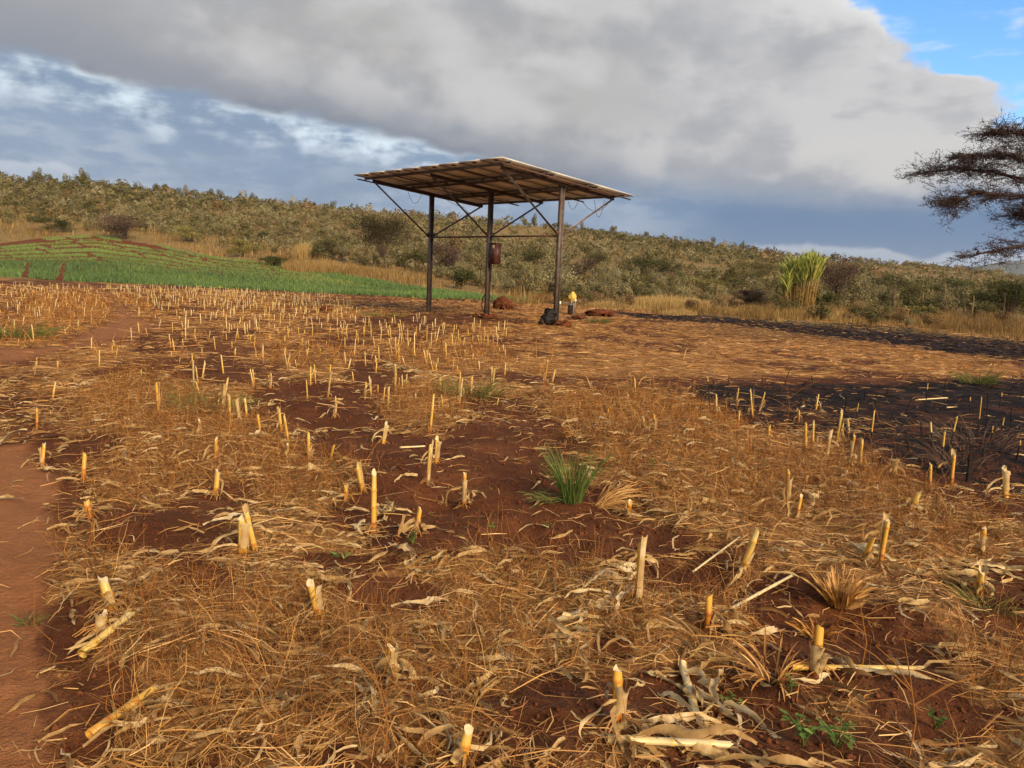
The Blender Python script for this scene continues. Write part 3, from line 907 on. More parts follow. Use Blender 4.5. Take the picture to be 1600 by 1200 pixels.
def sack():
    p = at(856, 509)
    t = obj('black_sack', None, loc=p, label='slumped black plastic sack leaning against the right post', cat='sack')
    V, Q = blob(0.27, 31, 0.85, 0.28, 16, 24, 2.2); V[:, 0] *= 0.85
    cmesh('bag', MB().add(V, Q), M_SACK, t, True)
    V, Q = blob(0.20, 37, 0.9, 0.35, 14, 20, 2.6)
    o = cmesh('bag', MB().add(V, Q), M_SACK, t, True); o.location = (0.05, 0.05, 0.24)
    V, Q = blob(0.13, 39, 0.9, 0.35, 12, 16, 2.6)
    o = cmesh('knotted_end', MB().add(V, Q), M_SACK, t, True); o.location = (-0.20, -0.08, 0.0)


sack()

# borehole head: casing, riser pipe, cap wrapped in a yellow bag
M_CASE = metal('grey_pipe', [(0.35, (0.10, 0.09, 0.095)), (0.65, (0.20, 0.185, 0.19))], 0.5, 0.5, 0.3)
M_WPVC, _b = mat('white_pipe_plastic', 0.4, 0.5); _b.inputs['Base Color'].default_value = (0.72, 0.70, 0.66, 1)
M_TIMBER, _b = mat('weathered_stake', 0.85, 0.2)
S.put(_b.inputs['Base Color'], ramp(noise3(coords(), 12, 4), [(0.3, (0.16, 0.10, 0.05)), (0.7, (0.36, 0.25, 0.13))]))
p = at(891, 491)
k = px_size(p)
bore = obj('borehole_head', None, loc=p, label='grey borehole casing with riser pipe right of the right post', cat='borehole')
cs = cmesh('casing', MB().tube([(0, 0, -0.1), (0, 0, 0.40), (0, 0, 0.405), (0, 0, 0.46), (0, 0, 0.465)], [0.125, 0.125, 0.15, 0.15, 0.11], 18), M_CASE, bore, True)
for q in range(4):
    cmesh('flange_bolt', MB().tube([(0.13 * math.cos(q * 1.57 + .5), 0.13 * math.sin(q * 1.57 + .5), 0.46), (0.13 * math.cos(q * 1.57 + .5), 0.13 * math.sin(q * 1.57 + .5), 0.52)], 0.012, 6), M_STEEL, cs)
cmesh('riser_pipe', MB().tube([(0.02, 0, 0.4), (0.02, 0, 0.62)], 0.05, 12), M_CASE, bore, True)
cmesh('elbow', MB().tube([(0.02, 0, 0.60), (0.02, 0, 0.68), (-0.03, 0, 0.72), (-0.12, 0, 0.72)], 0.055, 12), M_CASE, bore, True)
cmesh('side_pipe', MB().tube([(0.17, -0.02, -0.05), (0.19, -0.02, 0.3), (0.19, -0.02, 0.62), (0.14, 0, 0.70), (0.04, 0, 0.70)], 0.045, 10), M_CASE, bore, True)
cmesh('white_joint', MB().tube([(0.19, -0.02, 0.60), (0.19, -0.02, 0.70)], 0.065, 12), M_WPVC, bore, True)
cmesh('outlet_pipe', MB().tube([(-0.12, 0, 0.50), (-0.30, 0.0, 0.515), (-0.50, 0.02, 0.52)], 0.022, 8), M_CASE, bore, True)
cmesh('outlet_cap', MB().tube([(-0.50, 0.02, 0.44), (-0.50, 0.02, 0.50), (-0.50, 0.02, 0.58)], [0.05, 0.062, 0.05], 10), M_WPVC, bore, True)
cmesh('outlet_leg', MB().tube([(-0.48, 0.02, 0.45), (-0.40, 0.02, -0.05)], 0.018, 6), M_CASE, bore, True)
cmesh('stake', MB().tube([(0.10, -0.20, -0.1), (0.12, -0.19, 0.35), (0.125, -0.19, 0.50)], [0.035, 0.032, 0.028], 7), M_TIMBER, bore, True)
M_YBAG, _b = mat('yellow_plastic_bag', 0.5, 0.4)
S.put(_b.inputs['Base Color'], ramp(noise3(coords(), 12, 4), [(0.35, (0.52, 0.28, 0.03)), (0.65, (0.78, 0.56, 0.14))])); bump(_b, noise3(coords(), 26, 4), 0.8, 0.04)
V = []
for z, r_ in ((0, 0.085), (0.06, 0.10), (0.12, 0.175), (0.20, 0.19), (0.29, 0.15), (0.37, 0.10), (0.43, 0.055), (0.45, 0.01)):
    for a in np.arange(16) * 2 * np.pi / 16:
        rr = r_ * (1 + 0.16 * math.sin(a * 5 + z * 14) + 0.10 * math.sin(a * 3 - z * 9))
        V.append((rr * math.cos(a) + 0.05 * z, rr * math.sin(a), z + 0.03 * math.sin(a * 4 + z * 8)))
i = np.arange(7)[:, None] * 16; j = np.arange(16)[None]; j2 = (j + 1) % 16
obj('yellow_bag', MB().add(V, np.stack([i + j, i + j2, i + 16 + j2, i + 16 + j], -1).reshape(-1, 4)).mesh('yellow_bag', M_YBAG, smooth=True), loc=(p.x + 0.05, p.y, p.z + 0.58), label='crumpled yellow plastic bag tied over the borehole head', cat='plastic bag')

# ------------------------------------------------------------------ maize stubs
def stalk_mb(h, r, seed, k=9, tone=0.62, foot=0.38):
    """cut maize stalk: swollen nodes, oval section, slanting ragged cut with pale pith"""
    rg = np.random.default_rng(seed)
    mb = MB()
    z = [-0.04, 0.0]; q = [1.12, 1.10]
    node = rg.uniform(0.05, 0.09); nodes = []
    while node < h - 0.015:
        nodes.append(node); node += rg.uniform(0.09, 0.16)
    for nz in nodes:
        z += [nz - 0.012, nz - 0.003, nz + 0.004, nz + 0.014]; q += [0.99, 1.16, 1.13, 0.96]
    z.append(h); q.append(0.93)
    z = np.array(z); q = np.array(q); n = len(z)
    an = np.arange(k) * 2 * np.pi / k
    lean = rg.normal(0, 0.03, 2); sl = rg.uniform(0.2, 1.6) * r; sa = rg.uniform(0, 6.28)
    rag = rg.uniform(-0.8, 1.4, k) * r * rg.uniform(0.4, 1.3)
    V = np.zeros((n, k, 3)); ti = np.zeros((n, k))
    for i in range(n):
        rr = r * q[i] * (1 - 0.12 * z[i] / max(h, 0.1))
        V[i, :, 0] = rr * 1.08 * np.cos(an) + lean[0] * z[i] * 2; V[i, :, 1] = rr * 0.90 * np.sin(an) + lean[1] * z[i] * 2; V[i, :, 2] = z[i]
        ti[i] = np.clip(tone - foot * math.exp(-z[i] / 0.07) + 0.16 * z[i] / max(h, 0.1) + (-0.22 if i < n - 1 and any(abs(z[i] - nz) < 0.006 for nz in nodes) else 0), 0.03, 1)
    V[-1, :, 2] += sl * np.cos(an - sa) + rag
    ti[-1] = np.clip(tone + 0.14, 0, 1)
    i = np.arange(n - 1)[:, None] * k; j = np.arange(k)[None]; j2 = (j + 1) % k
    mb.add(V.reshape(-1, 3), np.stack([i + j, i + j2, i + k + j2, i + k + j], -1).reshape(-1, 4), tint=ti.ravel())
    ring = V[-1].copy(); c = ring.mean(0); c[2] -= r * 0.5
    mb.add(np.concatenate([ring * 1.0, c[None]]), T=[(a, (a + 1) % k, k) for a in range(k)], tint=0.6, m=1)
    return mb


def leaf_mb(L, w, seed, segs=9, curl=1.0, tone=0.6, start=(0, 0, 0), heading=0.0, pitch0=0.9, droop=2.2, mb=None, twist=1.0, m=0, rag=0.0):
    """dry maize leaf: a folded, curling, twisting blade with torn edges"""
    rg = np.random.default_rng(seed)
    mb = mb or MB()
    p = np.array(start, float); P = [p]; h = heading; pit = pitch0
    for i in range(segs):
        st = L / segs
        pit -= droop / segs * (0.6 + 0.8 * rg.random()); h += rg.normal(0, 0.28 * curl)
        p = p + st * np.array([math.cos(pit) * math.cos(h), math.cos(pit) * math.sin(h), math.sin(pit)]); P.append(p)
    P = np.array(P); n = len(P); t = np.linspace(0, 1, n)
    T = np.gradient(P, axis=0); T /= np.linalg.norm(T, axis=1)[:, None]
    ref = np.array([0, 0, 1.0]); A = np.cross(T, ref); A /= np.linalg.norm(A, axis=1)[:, None] + 1e-6; B = np.cross(A, T)
    tw = rg.uniform(0, 6.28) * 0.3 + np.cumsum(rg.normal(0, 0.38 * twist, n))
    prof = np.interp(t, [0, 0.10, 0.5, 0.85, 1.0], [0.62, 0.92, 1.0, 0.72, 0.14 + 0.5 * rg.random() * rag]) * w / 2
    fold = 0.55 + 0.35 * rag
    U = np.cos(tw)[:, None] * A + np.sin(tw)[:, None] * B; N = -np.sin(tw)[:, None] * A + np.cos(tw)[:, None] * B
    jl = 1 + rg.normal(0, 0.13 + 0.14 * rag, n); jr = 1 + rg.normal(0, 0.13 + 0.14 * rag, n)
    Lf = P - U * (prof * jl)[:, None] + N * (prof * fold * (0.6 + 0.6 * rg.random(n)))[:, None]
    Rt = P + U * (prof * jr)[:, None] + N * (prof * fold * (0.6 + 0.6 * rg.random(n)))[:, None]
    V = np.stack([Lf, P, Rt], 1).reshape(-1, 3)
    s = np.arange(n - 1)[:, None] * 3
    Q = np.concatenate([np.concatenate([s, s + 1, s + 4, s + 3], 1), np.concatenate([s + 1, s + 2, s + 5, s + 4], 1)])
    ti = np.repeat(np.clip(tone + rg.normal(0, 0.10, n), 0, 1), 3)
    mb.add(V, Q, tint=ti, m=m)
    return mb


def sheath_mb(h, r, seed):
    """leaf sheath still clasping the stalk, peeling away at the top, with rags at the foot"""
    rg = np.random.default_rng(seed); mb = MB()
    zt = h * rg.uniform(0.5, 1.15); zb = rg.uniform(0.0, 0.3) * h; k = 7; n = 6
    a0 = rg.uniform(0, 6.28); arc = rg.uniform(2.6, 4.6)
    V = np.zeros((n, k, 3))
    for i in range(n):
        t = i / (n - 1); z = zb + (zt - zb) * t
        an = a0 + np.linspace(-arc / 2, arc / 2, k) * (1 - 0.35 * t)
        rr = r * (1.16 + 0.05 * rg.random() + (0.9 * max(0, t - 0.7) ** 1.5 * 3 if rg.random() < 2 else 0))
        V[i, :, 0] = rr * np.cos(an); V[i, :, 1] = rr * np.sin(an); V[i, :, 2] = z + (rg.normal(0, 0.010, k) if i in (0, n - 1) else 0)
    i = np.arange(n - 1)[:, None] * k; j = np.arange(k - 1)[None]
    mb.add(V.reshape(-1, 3), np.stack([i + j, i + j + 1, i + k + j + 1, i + k + j], -1).reshape(-1, 4), tint=np.repeat(np.clip(0.62 + rg.normal(0, 0.1, n), 0, 1), k))
    for _ in range(rg.integers(2, 7)):
        hd = rg.uniform(0, 6.28); z0 = rg.uniform(0.03, 0.8) * h
        leaf_mb(rg.uniform(0.07, 0.24), rg.uniform(0.010, 0.030), int(rg.integers(1e6)), 7, 1.8, rg.uniform(0.2, 0.62), (r * math.cos(hd), r * math.sin(hd), z0), hd, rg.uniform(-0.6, 0.6), rg.uniform(1.2, 2.6), mb, 1.6)
    v = mb.v
    for q in v: q[:, 2] = np.maximum(q[:, 2], 0.004)
    return mb


def roots_mb(r, seed, n=12):
    rg = np.random.default_rng(seed); mb = MB()
    for i in range(n):
        a = rg.uniform(0, 6.28); z0 = rg.uniform(0.015, 0.055); e = rg.uniform(0.03, 0.075)
        P = [(r * 0.9 * math.cos(a), r * 0.9 * math.sin(a), z0), ((r + e * 0.5) * math.cos(a), (r + e * 0.5) * math.sin(a), z0 * 0.75), ((r + e) * math.cos(a), (r + e) * math.sin(a), -0.01)]
        mb.tube(P, [0.003, 0.0026, 0.002], 4, rg.uniform(0.2, 1.0), cap=False)
    return mb


HCLASS = [0.09, 0.14, 0.20, 0.27, 0.35, 0.45]
STALKS, SHEATHS, ROOTS, PLAIN, CHARRED, TIPPED = {}, {}, {}, {}, {}, {}
for hi, h in enumerate(HCLASS):
    for vj in range(4):
        r = 0.0128 + 0.0016 * vj; sd = hi * 31 + vj * 7 + 5
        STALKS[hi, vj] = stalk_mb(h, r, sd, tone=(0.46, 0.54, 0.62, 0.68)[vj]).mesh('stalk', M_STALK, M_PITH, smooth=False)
        SHEATHS[hi, vj] = sheath_mb(h, r, sd + 1).mesh('leaf_sheath', M_HUSK)
        ROOTS[hi, vj] = roots_mb(r, sd + 2).mesh('prop_roots', M_ROOT)
        mb = stalk_mb(h, r, sd, 6, (0.66, 0.74, 0.80, 0.86)[vj]); PLAIN[hi, vj] = mb.mesh('maize_stub', M_STALK, M_PITH)
        mb = stalk_mb(h, r * 0.75, sd + 3, 6, 0.4); CHARRED[hi, vj] = mb.mesh('charred_stub', M_CHAR, M_CHAR)
        mb = stalk_mb(h, r * 0.72, sd + 4, 7, 0.56)
        # lower part scorched: faces below 55 % of the height take the charred material
        me = mb.mesh('scorched_stub', M_STALK, M_PITH, M_CHAR)
        for p_ in me.polygons:
            if p_.center.z < h * (0.45 + 0.13 * vj): p_.material_index = 2
        TIPPED[hi, vj] = me

STUB_XY = []


def place_stub(px, pyb, pyt, kind='stub', label=None, group=None, lean=0.0, parts=None, p=None, h=None):
    if p is None:
        p = at(px, pyb); h = (pyb - pyt) * px_size(p) * 1.03
    hi = int(np.argmin([abs(math.log(max(h, 0.05) / q)) for q in HCLASS])); vj = int(rng.integers(4))
    kx = rng.uniform(1.15, 1.5) * (1.0 - 0.50 * min(1.0, max(0.0, (p.y - 3.2) / 6))); kz = h / HCLASS[hi]
    rot = (rng.normal(0, 0.10), rng.normal(0, 0.10) + lean, rng.uniform(0, 6.28))
    d = math.hypot(p.x, p.y)
    STUB_XY.append((p.x, p.y))
    rz = Matrix.Rotation(rot[1], 4, 'Y') @ Matrix.Rotation(rot[0], 4, 'X') @ Matrix.Rotation(rot[2], 4, 'Z') @ Matrix.Diagonal((kx, kx, kz, 1))
    M = Matrix.Translation(p) @ rz
    if kind == 'stub' and (parts or (parts is None and d < 12.5)):
        o = obj('maize_stub', None, label=label, cat='maize stub', group=group)
        o.matrix_world = M
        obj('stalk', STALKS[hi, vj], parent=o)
        if rng.random() < 0.85: obj('leaf_sheath', SHEATHS[hi, vj], parent=o)
        if d < 9: obj('prop_roots', ROOTS[hi, vj], parent=o)
    elif kind == 'stub':
        o = obj('maize_stub', PLAIN[hi, vj], label=label, cat='maize stub', group=group); o.matrix_world = M
    elif kind == 'char':
        o = obj('charred_stub', CHARRED[hi, vj], label=label, cat='maize stub', group=group); o.matrix_world = M
    else:
        o = obj('scorched_stub', TIPPED[hi, vj], label=label, cat='maize stub', group=group); o.matrix_world = M
    return o


NEAR = [  # base x, base y, top y, label, lean
    (612, 1056, 1010, 'short orange maize stub with bare cut top and splayed roots, low centre', 0.0),
    (720, 1196, 1140, 'pale maize stub cut by the bottom edge of the photo near the middle', 0.0),
    (997, 942, 850, 'tall orange footed stub hung with curled pale husks', -0.02),
    (1106, 988, 934, 'slender yellow stub right of the tall husk hung stub', 0.10),
    (965, 1132, 1050, 'pale maize stub above two long fallen husks at the bottom', 0.02),
    (1160, 893, 825, 'brownish yellow stub standing between the green tuft and the straw bundle', 0.03),
    (1347, 882, 836, 'thin straight yellow stub just left of a crooked one', 0.0),
    (1374, 888, 815, 'crooked yellow stub with a hooked top above the straw bundle', 0.16),
    (1533, 868, 826, 'short stub with fallen husks at its foot near the right edge', 0.0),
    (1528, 935, 890, 'stub wrapped in a pale upright husk below the right edge stubs', -0.1),
    (1275, 1055, 985, 'brown ragged stub standing at the end of the long fallen stalk', 0.05),
    (500, 965, 905, 'orange stub under a broken pale sheath left of centre', 0.0),
    (157, 985, 960, 'stumpy bright yellow stub beside the upper cut stalk', 0.0),
    (175, 952, 905, 'pale yellow stub behind the stumpy one by the path', 0.0),
    (130, 752, 711, 'yellow stub standing alone in brown weeds near the path', 0.0),
    (140, 808, 785, 'low yellow stub right of the big husk on the path', 0.05),
    (66, 730, 695, 'leaning grey husked stub above the big husk on the path', -0.15),
    (380, 868, 808, 'left one of a close pair of thick orange stubs', 0.0),
    (401, 868, 797, 'right one of a close pair of thick orange stubs, slightly taller', 0.04),
    (337, 773, 735, 'yellow stub right in front of a double headed stub in weeds', 0.0),
    (336, 722, 687, 'double headed pale stub in the brown weeds at left', 0.0),
    (584, 832, 742, 'tall two toned stub, pale above and rusty orange below', 0.05),
    (541, 783, 762, 'short orange stub left of the tall two toned stub', 0.0),
    (567, 768, 725, 'pale stub behind the tall two toned stub', -0.03),
    (650, 834, 795, 'clean pale stub on bare soil right of the two toned stub', 0.03),
    (668, 757, 697, 'grey stub with splayed skirt of dry leaves on bare soil', 0.0),
    (682, 724, 684, 'split topped stub behind the skirted grey stub', 0.02),
    (725, 792, 740, 'slim orange stub leaning over a twisted leaf on bare soil', 0.10),
    (599, 693, 661, 'slender orange stub left of the fallen straight stick', 0.0),
    (515, 724, 695, 'grey stub with a pale torn leaf, left of the bare soil', 0.0),
    (483, 720, 677, 'pale stub standing at the edge of weeds with leaf scraps', 0.0),
    (451, 692, 648, 'tall pale stub beside an equally tall twin in leaf litter', 0.0),
    (440, 674, 641, 'twin of the tall pale stub, a little behind it', 0.0),
    (408, 682, 651, 'yellow stub standing alone left of the twin stubs', 0.0),
    (314, 683, 658, 'pointed yellow stub with white leaf scraps near the left weeds', 0.0),
    (375, 662, 625, 'middle stub of three standing together at left', 0.0),
    (672, 675, 620, 'tall stub with root claws standing right of the soil mound', 0.0),
    (524, 652, 622, 'slim stub at the right end of the soil mound', 0.0),
    (606, 642, 607, 'frayed stub in brown grass right of the soil mound', 0.0),
    (980, 808, 783, 'short orange stub below the green grass tuft', 0.06),
    (1230, 788, 735, 'stout pale stub in the dry grass right of centre', 0.0),
    (1244, 812, 775, 'yellow stub just in front of the stout pale stub', 0.0),
    (1423, 802, 769, 'pale slanting stub in thick straw at right', 0.15),
    (1453, 765, 727, 'stout yellow stub at the near edge of the burnt patch', 0.0),
    (1486, 762, 711, 'leaning yellow stub right at the edge of the burnt patch', 0.12),
    (1572, 778, 733, 'broad sheathed stub at the right edge beside the burnt patch', 0.05),
    (1395, 746, 719, 'small yellow stub standing alone on bare soil by the burnt patch', 0.0),
    (248, 648, 600, 'tall pale stub rising from brown weeds at left', 0.0),
    (512, 624, 572, 'thick ragged stub standing behind the soil mound', 0.0),
]
for bx_, by_, ty_, lb, ln in NEAR:
    place_stub(bx_, by_, ty_, 'stub', lb, 'maize stubs left after the harvest', ln)

MID = [(360, 655, 622), (386, 652, 625), (570, 624, 598), (580, 617, 590), (449, 716, 695), (1120, 648, 621), (1150, 637, 607), (1176, 652, 611), (1186, 643, 613), (1153, 668, 643), (1248, 661, 640), (1200, 685, 665), (1258, 706, 663),
       (1270, 696, 658), (1291, 718, 677), (1308, 693, 644), (1314, 687, 663), (1326, 732, 679), (1327, 678, 658), (1343, 731, 688), (53, 533, 510), (53, 586, 560), (143, 546, 530), (58, 672, 640), (290, 531, 500), (303, 607, 555), (348, 637, 592),
       (396, 602, 578), (423, 607, 585), (448, 577, 555), (485, 602, 575), (617, 608, 572), (768, 612, 575), (735, 616, 590), (993, 615, 592), (985, 612, 595), (850, 605, 565), (862, 600, 580), (950, 660, 640), (1023, 680, 650), (1005, 672, 655), (905, 650, 630), (1275, 640, 618)]
for zx, t, b2 in [(598, 290, 360), (650, 275, 355), (755, 225, 340), (800, 260, 350), (857, 290, 380), (925, 275, 370), (965, 320, 420), (1003, 245, 380), (1027, 290, 400), (1070, 330, 470), (1147, 280, 380), (1172, 320, 420), (1205, 290, 380), (1310, 325, 400), (1348, 305, 385), (1375, 350, 400),
                  (1505, 310, 375), (1530, 335, 400), (1585, 340, 410), (1480, 340, 400), (640, 440, 510), (695, 370, 460), (765, 440, 530), (835, 480, 540), (930, 400, 450), (975, 415, 490), (1145, 430, 510), (1185, 450, 550), (1215, 480, 530), (1310, 485, 560), (1355, 570, 770), (1425, 600, 700), (1555, 555, 690),
                  (1230, 610, 690), (950, 570, 690), (1020, 590, 650), (905, 665, 790), (170, 590, 660), (70, 555, 630), (275, 440, 540), (335, 490, 540), (420, 540, 610), (105, 265, 325), (70, 345, 410), (410, 370, 415), (265, 415, 450)]:
    MID.append((380 + zx / 4, 440 + b2 / 4, 440 + t / 4))
for bx_, by_, ty_ in MID:
    if bx_ > 940:
        place_stub(bx_, by_, ty_, 'stub', 'yellow maize stub among the dry grass along the near edge of the burnt patch' if by_ > 615 else 'small pale stub in the dry grass left of the burnt patch', 'stubs bordering the burnt patch' if by_ > 615 else 'small stubs left of the burnt patch')
    elif by_ > 560:
        place_stub(bx_, by_, ty_, 'stub', 'pale maize stub in the loose rows just beyond the soil mound', 'stubs in the rows beyond the soil mound')
    else:
        place_stub(bx_, by_, ty_, 'stub', 'thin pale stub of the stubble rows in front of the canopy posts', 'stubble rows in front of the canopy')

for bx_, by_, ty_ in [(1458, 714, 661), (1470, 730, 677), (1483, 705, 652), (1361, 686, 644), (1338, 650, 630), (1447, 626, 600), (1515, 646, 622), (1528, 677, 622), (1561, 638, 615), (1549, 686, 666), (1562, 686, 654), (1109, 637, 591), (1588, 720, 690)]:
    place_stub(bx_, by_, ty_, 'tip', 'scorched stub with a yellow top and black foot inside the burnt patch', 'scorched stubs in the burnt patch', lean=0.04)
for bx_, by_, ty_ in [(1365, 652, 616), (1541, 665, 600), (1225, 604, 577), (1270, 604, 588), (1137, 603, 590), (1594, 624, 600), (1511, 752, 710), (1416, 643, 622), (1390, 660, 640), (1440, 680, 655), (1300, 612, 598), (1475, 612, 596), (1350, 625, 608), (1500, 690, 668), (1580, 660, 640), (1250, 628, 612), (1420, 705, 684), (1535, 720, 700), (1205, 625, 606), (1320, 640, 622), (1190, 600, 590), (1385, 618, 604)]:
    place_stub(bx_, by_, ty_, 'char', 'fully blackened maize stub inside the burnt patch', 'blackened stubs in the burnt patch', lean=0.03)

# remaining stubble rows: individuals up to the limit, the far rest as one mass
ROWDIR = np.array([0.62, 0.78]); ROWN = np.array([0.78, -0.62])
far = []
for ri in range(-60, 60):
    for si in range(0, 260):
        x, y = ROWN * (ri * 0.78) + ROWDIR * (si * 0.36) + rng.normal(0, 0.09, 2)
        if y < 8.5 or y > 54: continue
        u, v = project(x, y, 0.0)
        if not (-60 < u < 800): continue
        if v > 665: continue
        edge_ = np.interp(u, [0, 130, 260, 400, 520, 600, 680, 800], [438, 443, 449, 456, 466, 486, 503, 512])
        if v < edge_: continue
        dens_ = np.interp(u, [-60, 100, 260, 330, 480, 600, 700, 800], [0.45, 0.4, 0.55, 0.85, 0.8, 0.7, 0.6, 0.35]) * np.interp(v, [440, 480, 540, 600, 640], [0.95, 0.85, 0.65, 0.5, 0.35])
        if u > 560 and v < 500: dens_ *= 0.25
        if rng.random() > dens_: continue
        far.append((float(np.hypot(x, y)), x, y))
_pm = path_mask(np.array([q[1] for q in far]), np.array([q[2] for q in far]))
far = [q for q, m_ in zip(far, _pm) if m_ < 0.3]
far.sort()
n_ind = 300 - len(NEAR) - len(MID) - 35
for i, (d, x, y) in enumerate(far[:max(0, n_ind)]):
    p = Vector((x, y, float(ground(x, y))))
    u, v = project(x, y, 0.0)
    if u < 240:
        lb, gr = 'pale stub in the weedy stubble left of the curving footpath', 'stubs left of the footpath'
    else:
        lb, gr = 'pale stub of the thick stubble rows left of the canopy', 'thick stubble rows left of the canopy'
    place_stub(0, 0, 0, 'stub', lb, gr, parts=False, p=p, h=float(rng.uniform(0.07, 0.26)))


def far_stubble(pts):
    n = len(pts); k = 4
    x = np.array([q[1] for q in pts]); y = np.array([q[2] for q in pts]); z = ground(x, y)
    h = rng.uniform(0.08, 0.30, n); r = rng.uniform(0.007, 0.012, n); lx = rng.normal(0, 0.09, n) * h; ly = rng.normal(0, 0.09, n) * h
    an = np.arange(k) * 2 * np.pi / k + 0.4
    V = np.zeros((n, 2, k, 3))
    V[:, :, :, 0] = x[:, None, None] + r[:, None, None] * np.cos(an); V[:, :, :, 1] = y[:, None, None] + r[:, None, None] * np.sin(an)
    V[:, 0, :, 2] = z[:, None] - 0.02; V[:, 1, :, 2] = (z + h)[:, None] + rng.uniform(-0.03, 0.03, (n, k))
    V[:, 1, :, 0] += lx[:, None]; V[:, 1, :, 1] += ly[:, None]
    b0 = np.arange(n)[:, None] * 8; j = np.arange(k)[None]; j2 = (j + 1) % k
    Q = np.stack([b0 + j, b0 + j2, b0 + 4 + j2, b0 + 4 + j], -1).reshape(-1, 4)
    Q = np.concatenate([Q, np.stack([b0[:, 0] + 4, b0[:, 0] + 5, b0[:, 0] + 6, b0[:, 0] + 7], 1)])
    obj('distant_stubble', np_mesh('distant_stubble', V.reshape(-1, 3), Q, [M_STALK], tint=np.repeat(np.clip(rng.normal(0.84, 0.13, n), 0, 1), 8)), kind='stuff', label='far rows of pale maize stubble below the green crop', cat='stubble')


far_stubble(far[max(0, n_ind):])

# ------------------------------------------------------------------ hillside scrub
def tuft_mesh(name, n, shape, seed, leaf=0.16, m=None, trunk=True):
    """crown of leaf clumps: small tilted quads through a lobed volume, thinner towards the outside"""
    rg = np.random.default_rng(seed)
    lobes = []
    for i in range(shape['lobes']):
        a = rg.uniform(0, 6.28); d = rg.uniform(0, 0.62) * shape['w']
        lobes.append((d * math.cos(a), d * math.sin(a), rg.uniform(0.35, 0.8) * shape['h'], rg.uniform(0.26, 0.46) * shape['w'], rg.uniform(0.20, 0.34) * shape['h']))
    L = np.array(lobes); k = rg.integers(0, len(L), n)
    d = rg.normal(0, 1, (n, 3)); d /= np.linalg.norm(d, axis=1)[:, None]
    q = rg.uniform(0.66, 1.06, n)
    C = L[k, :3] + d * q[:, None] * np.stack([L[k, 3], L[k, 3], L[k, 4]], 1)
    C[:, 2] = np.maximum(C[:, 2], 0.05)
    nrm = d + [0, 0, 0.25] + rg.normal(0, 0.30, (n, 3)); nrm /= np.linalg.norm(nrm, axis=1)[:, None]
    r1 = np.cross(nrm, rg.normal(0, 1, (n, 3))); r1 /= np.linalg.norm(r1, axis=1)[:, None]; r2 = np.cross(nrm, r1)
    s = leaf * rg.uniform(0.5, 1.5, n)
    V = np.stack([C - r1 * s[:, None] * 0.5, C - r2 * s[:, None] * 0.32 + nrm * s[:, None] * 0.1, C + r1 * s[:, None] * 0.5, C + r2 * s[:, None] * 0.32 + nrm * s[:, None] * 0.1], 1)
    tint = np.clip(rg.normal(0.5, 0.10, n) + rg.normal(0, 0.10, len(L))[k], 0, 1)
    return V, tint


def bush_mesh(name, n, shape, seed, leaf, m):
    V, t = tuft_mesh(name, n, shape, seed, leaf)
    return np_mesh(name, V.reshape(-1, 3), np.arange(len(V) * 4).reshape(-1, 4), [m], tint=np.repeat(t, 4))


M_SAGE = tint_mat('grey_green_leaves', [(0.0, (0.092, 0.078, 0.034)), (0.5, (0.185, 0.160, 0.076)), (1.0, (0.31, 0.275, 0.15))], 0.85, 0.15, 0.15, 0, 1, 0.30)
M_OLIVE = tint_mat('olive_leaves', [(0.0, (0.036, 0.036, 0.013)), (0.5, (0.086, 0.080, 0.029)), (1.0, (0.17, 0.15, 0.058))], 0.85, 0.15, 0.15, 0, 1, 0.30)
M_DRYB = tint_mat('dry_brown_twigs', [(0.0, (0.070, 0.042, 0.022)), (0.5, (0.165, 0.108, 0.052)), (1.0, (0.30, 0.21, 0.105))], 0.9, 0.1, 0.1, 0, 1, 0.30)
M_BARK, _b = mat('grey_brown_bark', 0.9, 0.15)
S.put(_b.inputs['Base Color'], ramp(noise3(coords(), 9, 4), [(0.3, (0.045, 0.030, 0.022)), (0.7, (0.12, 0.085, 0.062))]))
KINDS = [('grey green shrub', M_SAGE), ('dark olive shrub', M_OLIVE), ('dry brown thorn shrub', M_DRYB)]
BUSH = {}
for ki, (_, m_) in enumerate(KINDS):
    for vj in range(5):
        sh = dict(lobes=4 + vj, w=1.0, h=(1.25, 1.05, 1.5, 1.15, 1.35)[vj])
        BUSH[ki, vj] = bush_mesh('crown', 1100, sh, ki * 100 + vj * 13 + 7, 0.085, m_)


def trunk_mesh(seed, h=0.8, r=0.05, n=4, spread=0.35):
    rg = np.random.default_rng(seed); mb = MB()
    for i in range(n):
        a = rg.uniform(0, 6.28); e = rg.uniform(0.4, 1.0) * spread
        mb.tube([(0, 0, -0.1), (e * 0.25 * math.cos(a), e * 0.25 * math.sin(a), h * 0.35), (e * math.cos(a), e * math.sin(a), h)], [r, r * 0.7, r * 0.3], 5, cap=False)
    return mb.mesh('trunk', M_BARK)


TRUNKS = [trunk_mesh(i * 3 + 1) for i in range(4)]


def hill_points(n, f0, f1, a0=-37, a1=37):
    """points over the slope between fractions f0 and f1 of foot-to-ridge"""
    az = rng.uniform(a0, a1, n)
    r0 = np.interp(az, _FOOT[:, 0], _FOOT[:, 1]); r1 = np.interp(az, _RID[:, 0], _RID[:, 1])
    f = rng.uniform(f0, f1, n)
    r = r0 + (r1 - r0) * f
    return r * np.sin(np.radians(az)), r * np.cos(np.radians(az)), r, az, f


def field_zone(x, y):
    """True where the green crop and the open grass lie"""
    u, v = project(x, y, hill(x, y))
    top = np.interp(u, [-200, 0, 60, 150, 260, 400, 520, 640, 830, 900], [352, 352, 352, 362, 372, 398, 410, 424, 468, 400])
    return (u < 860) & (v > top)


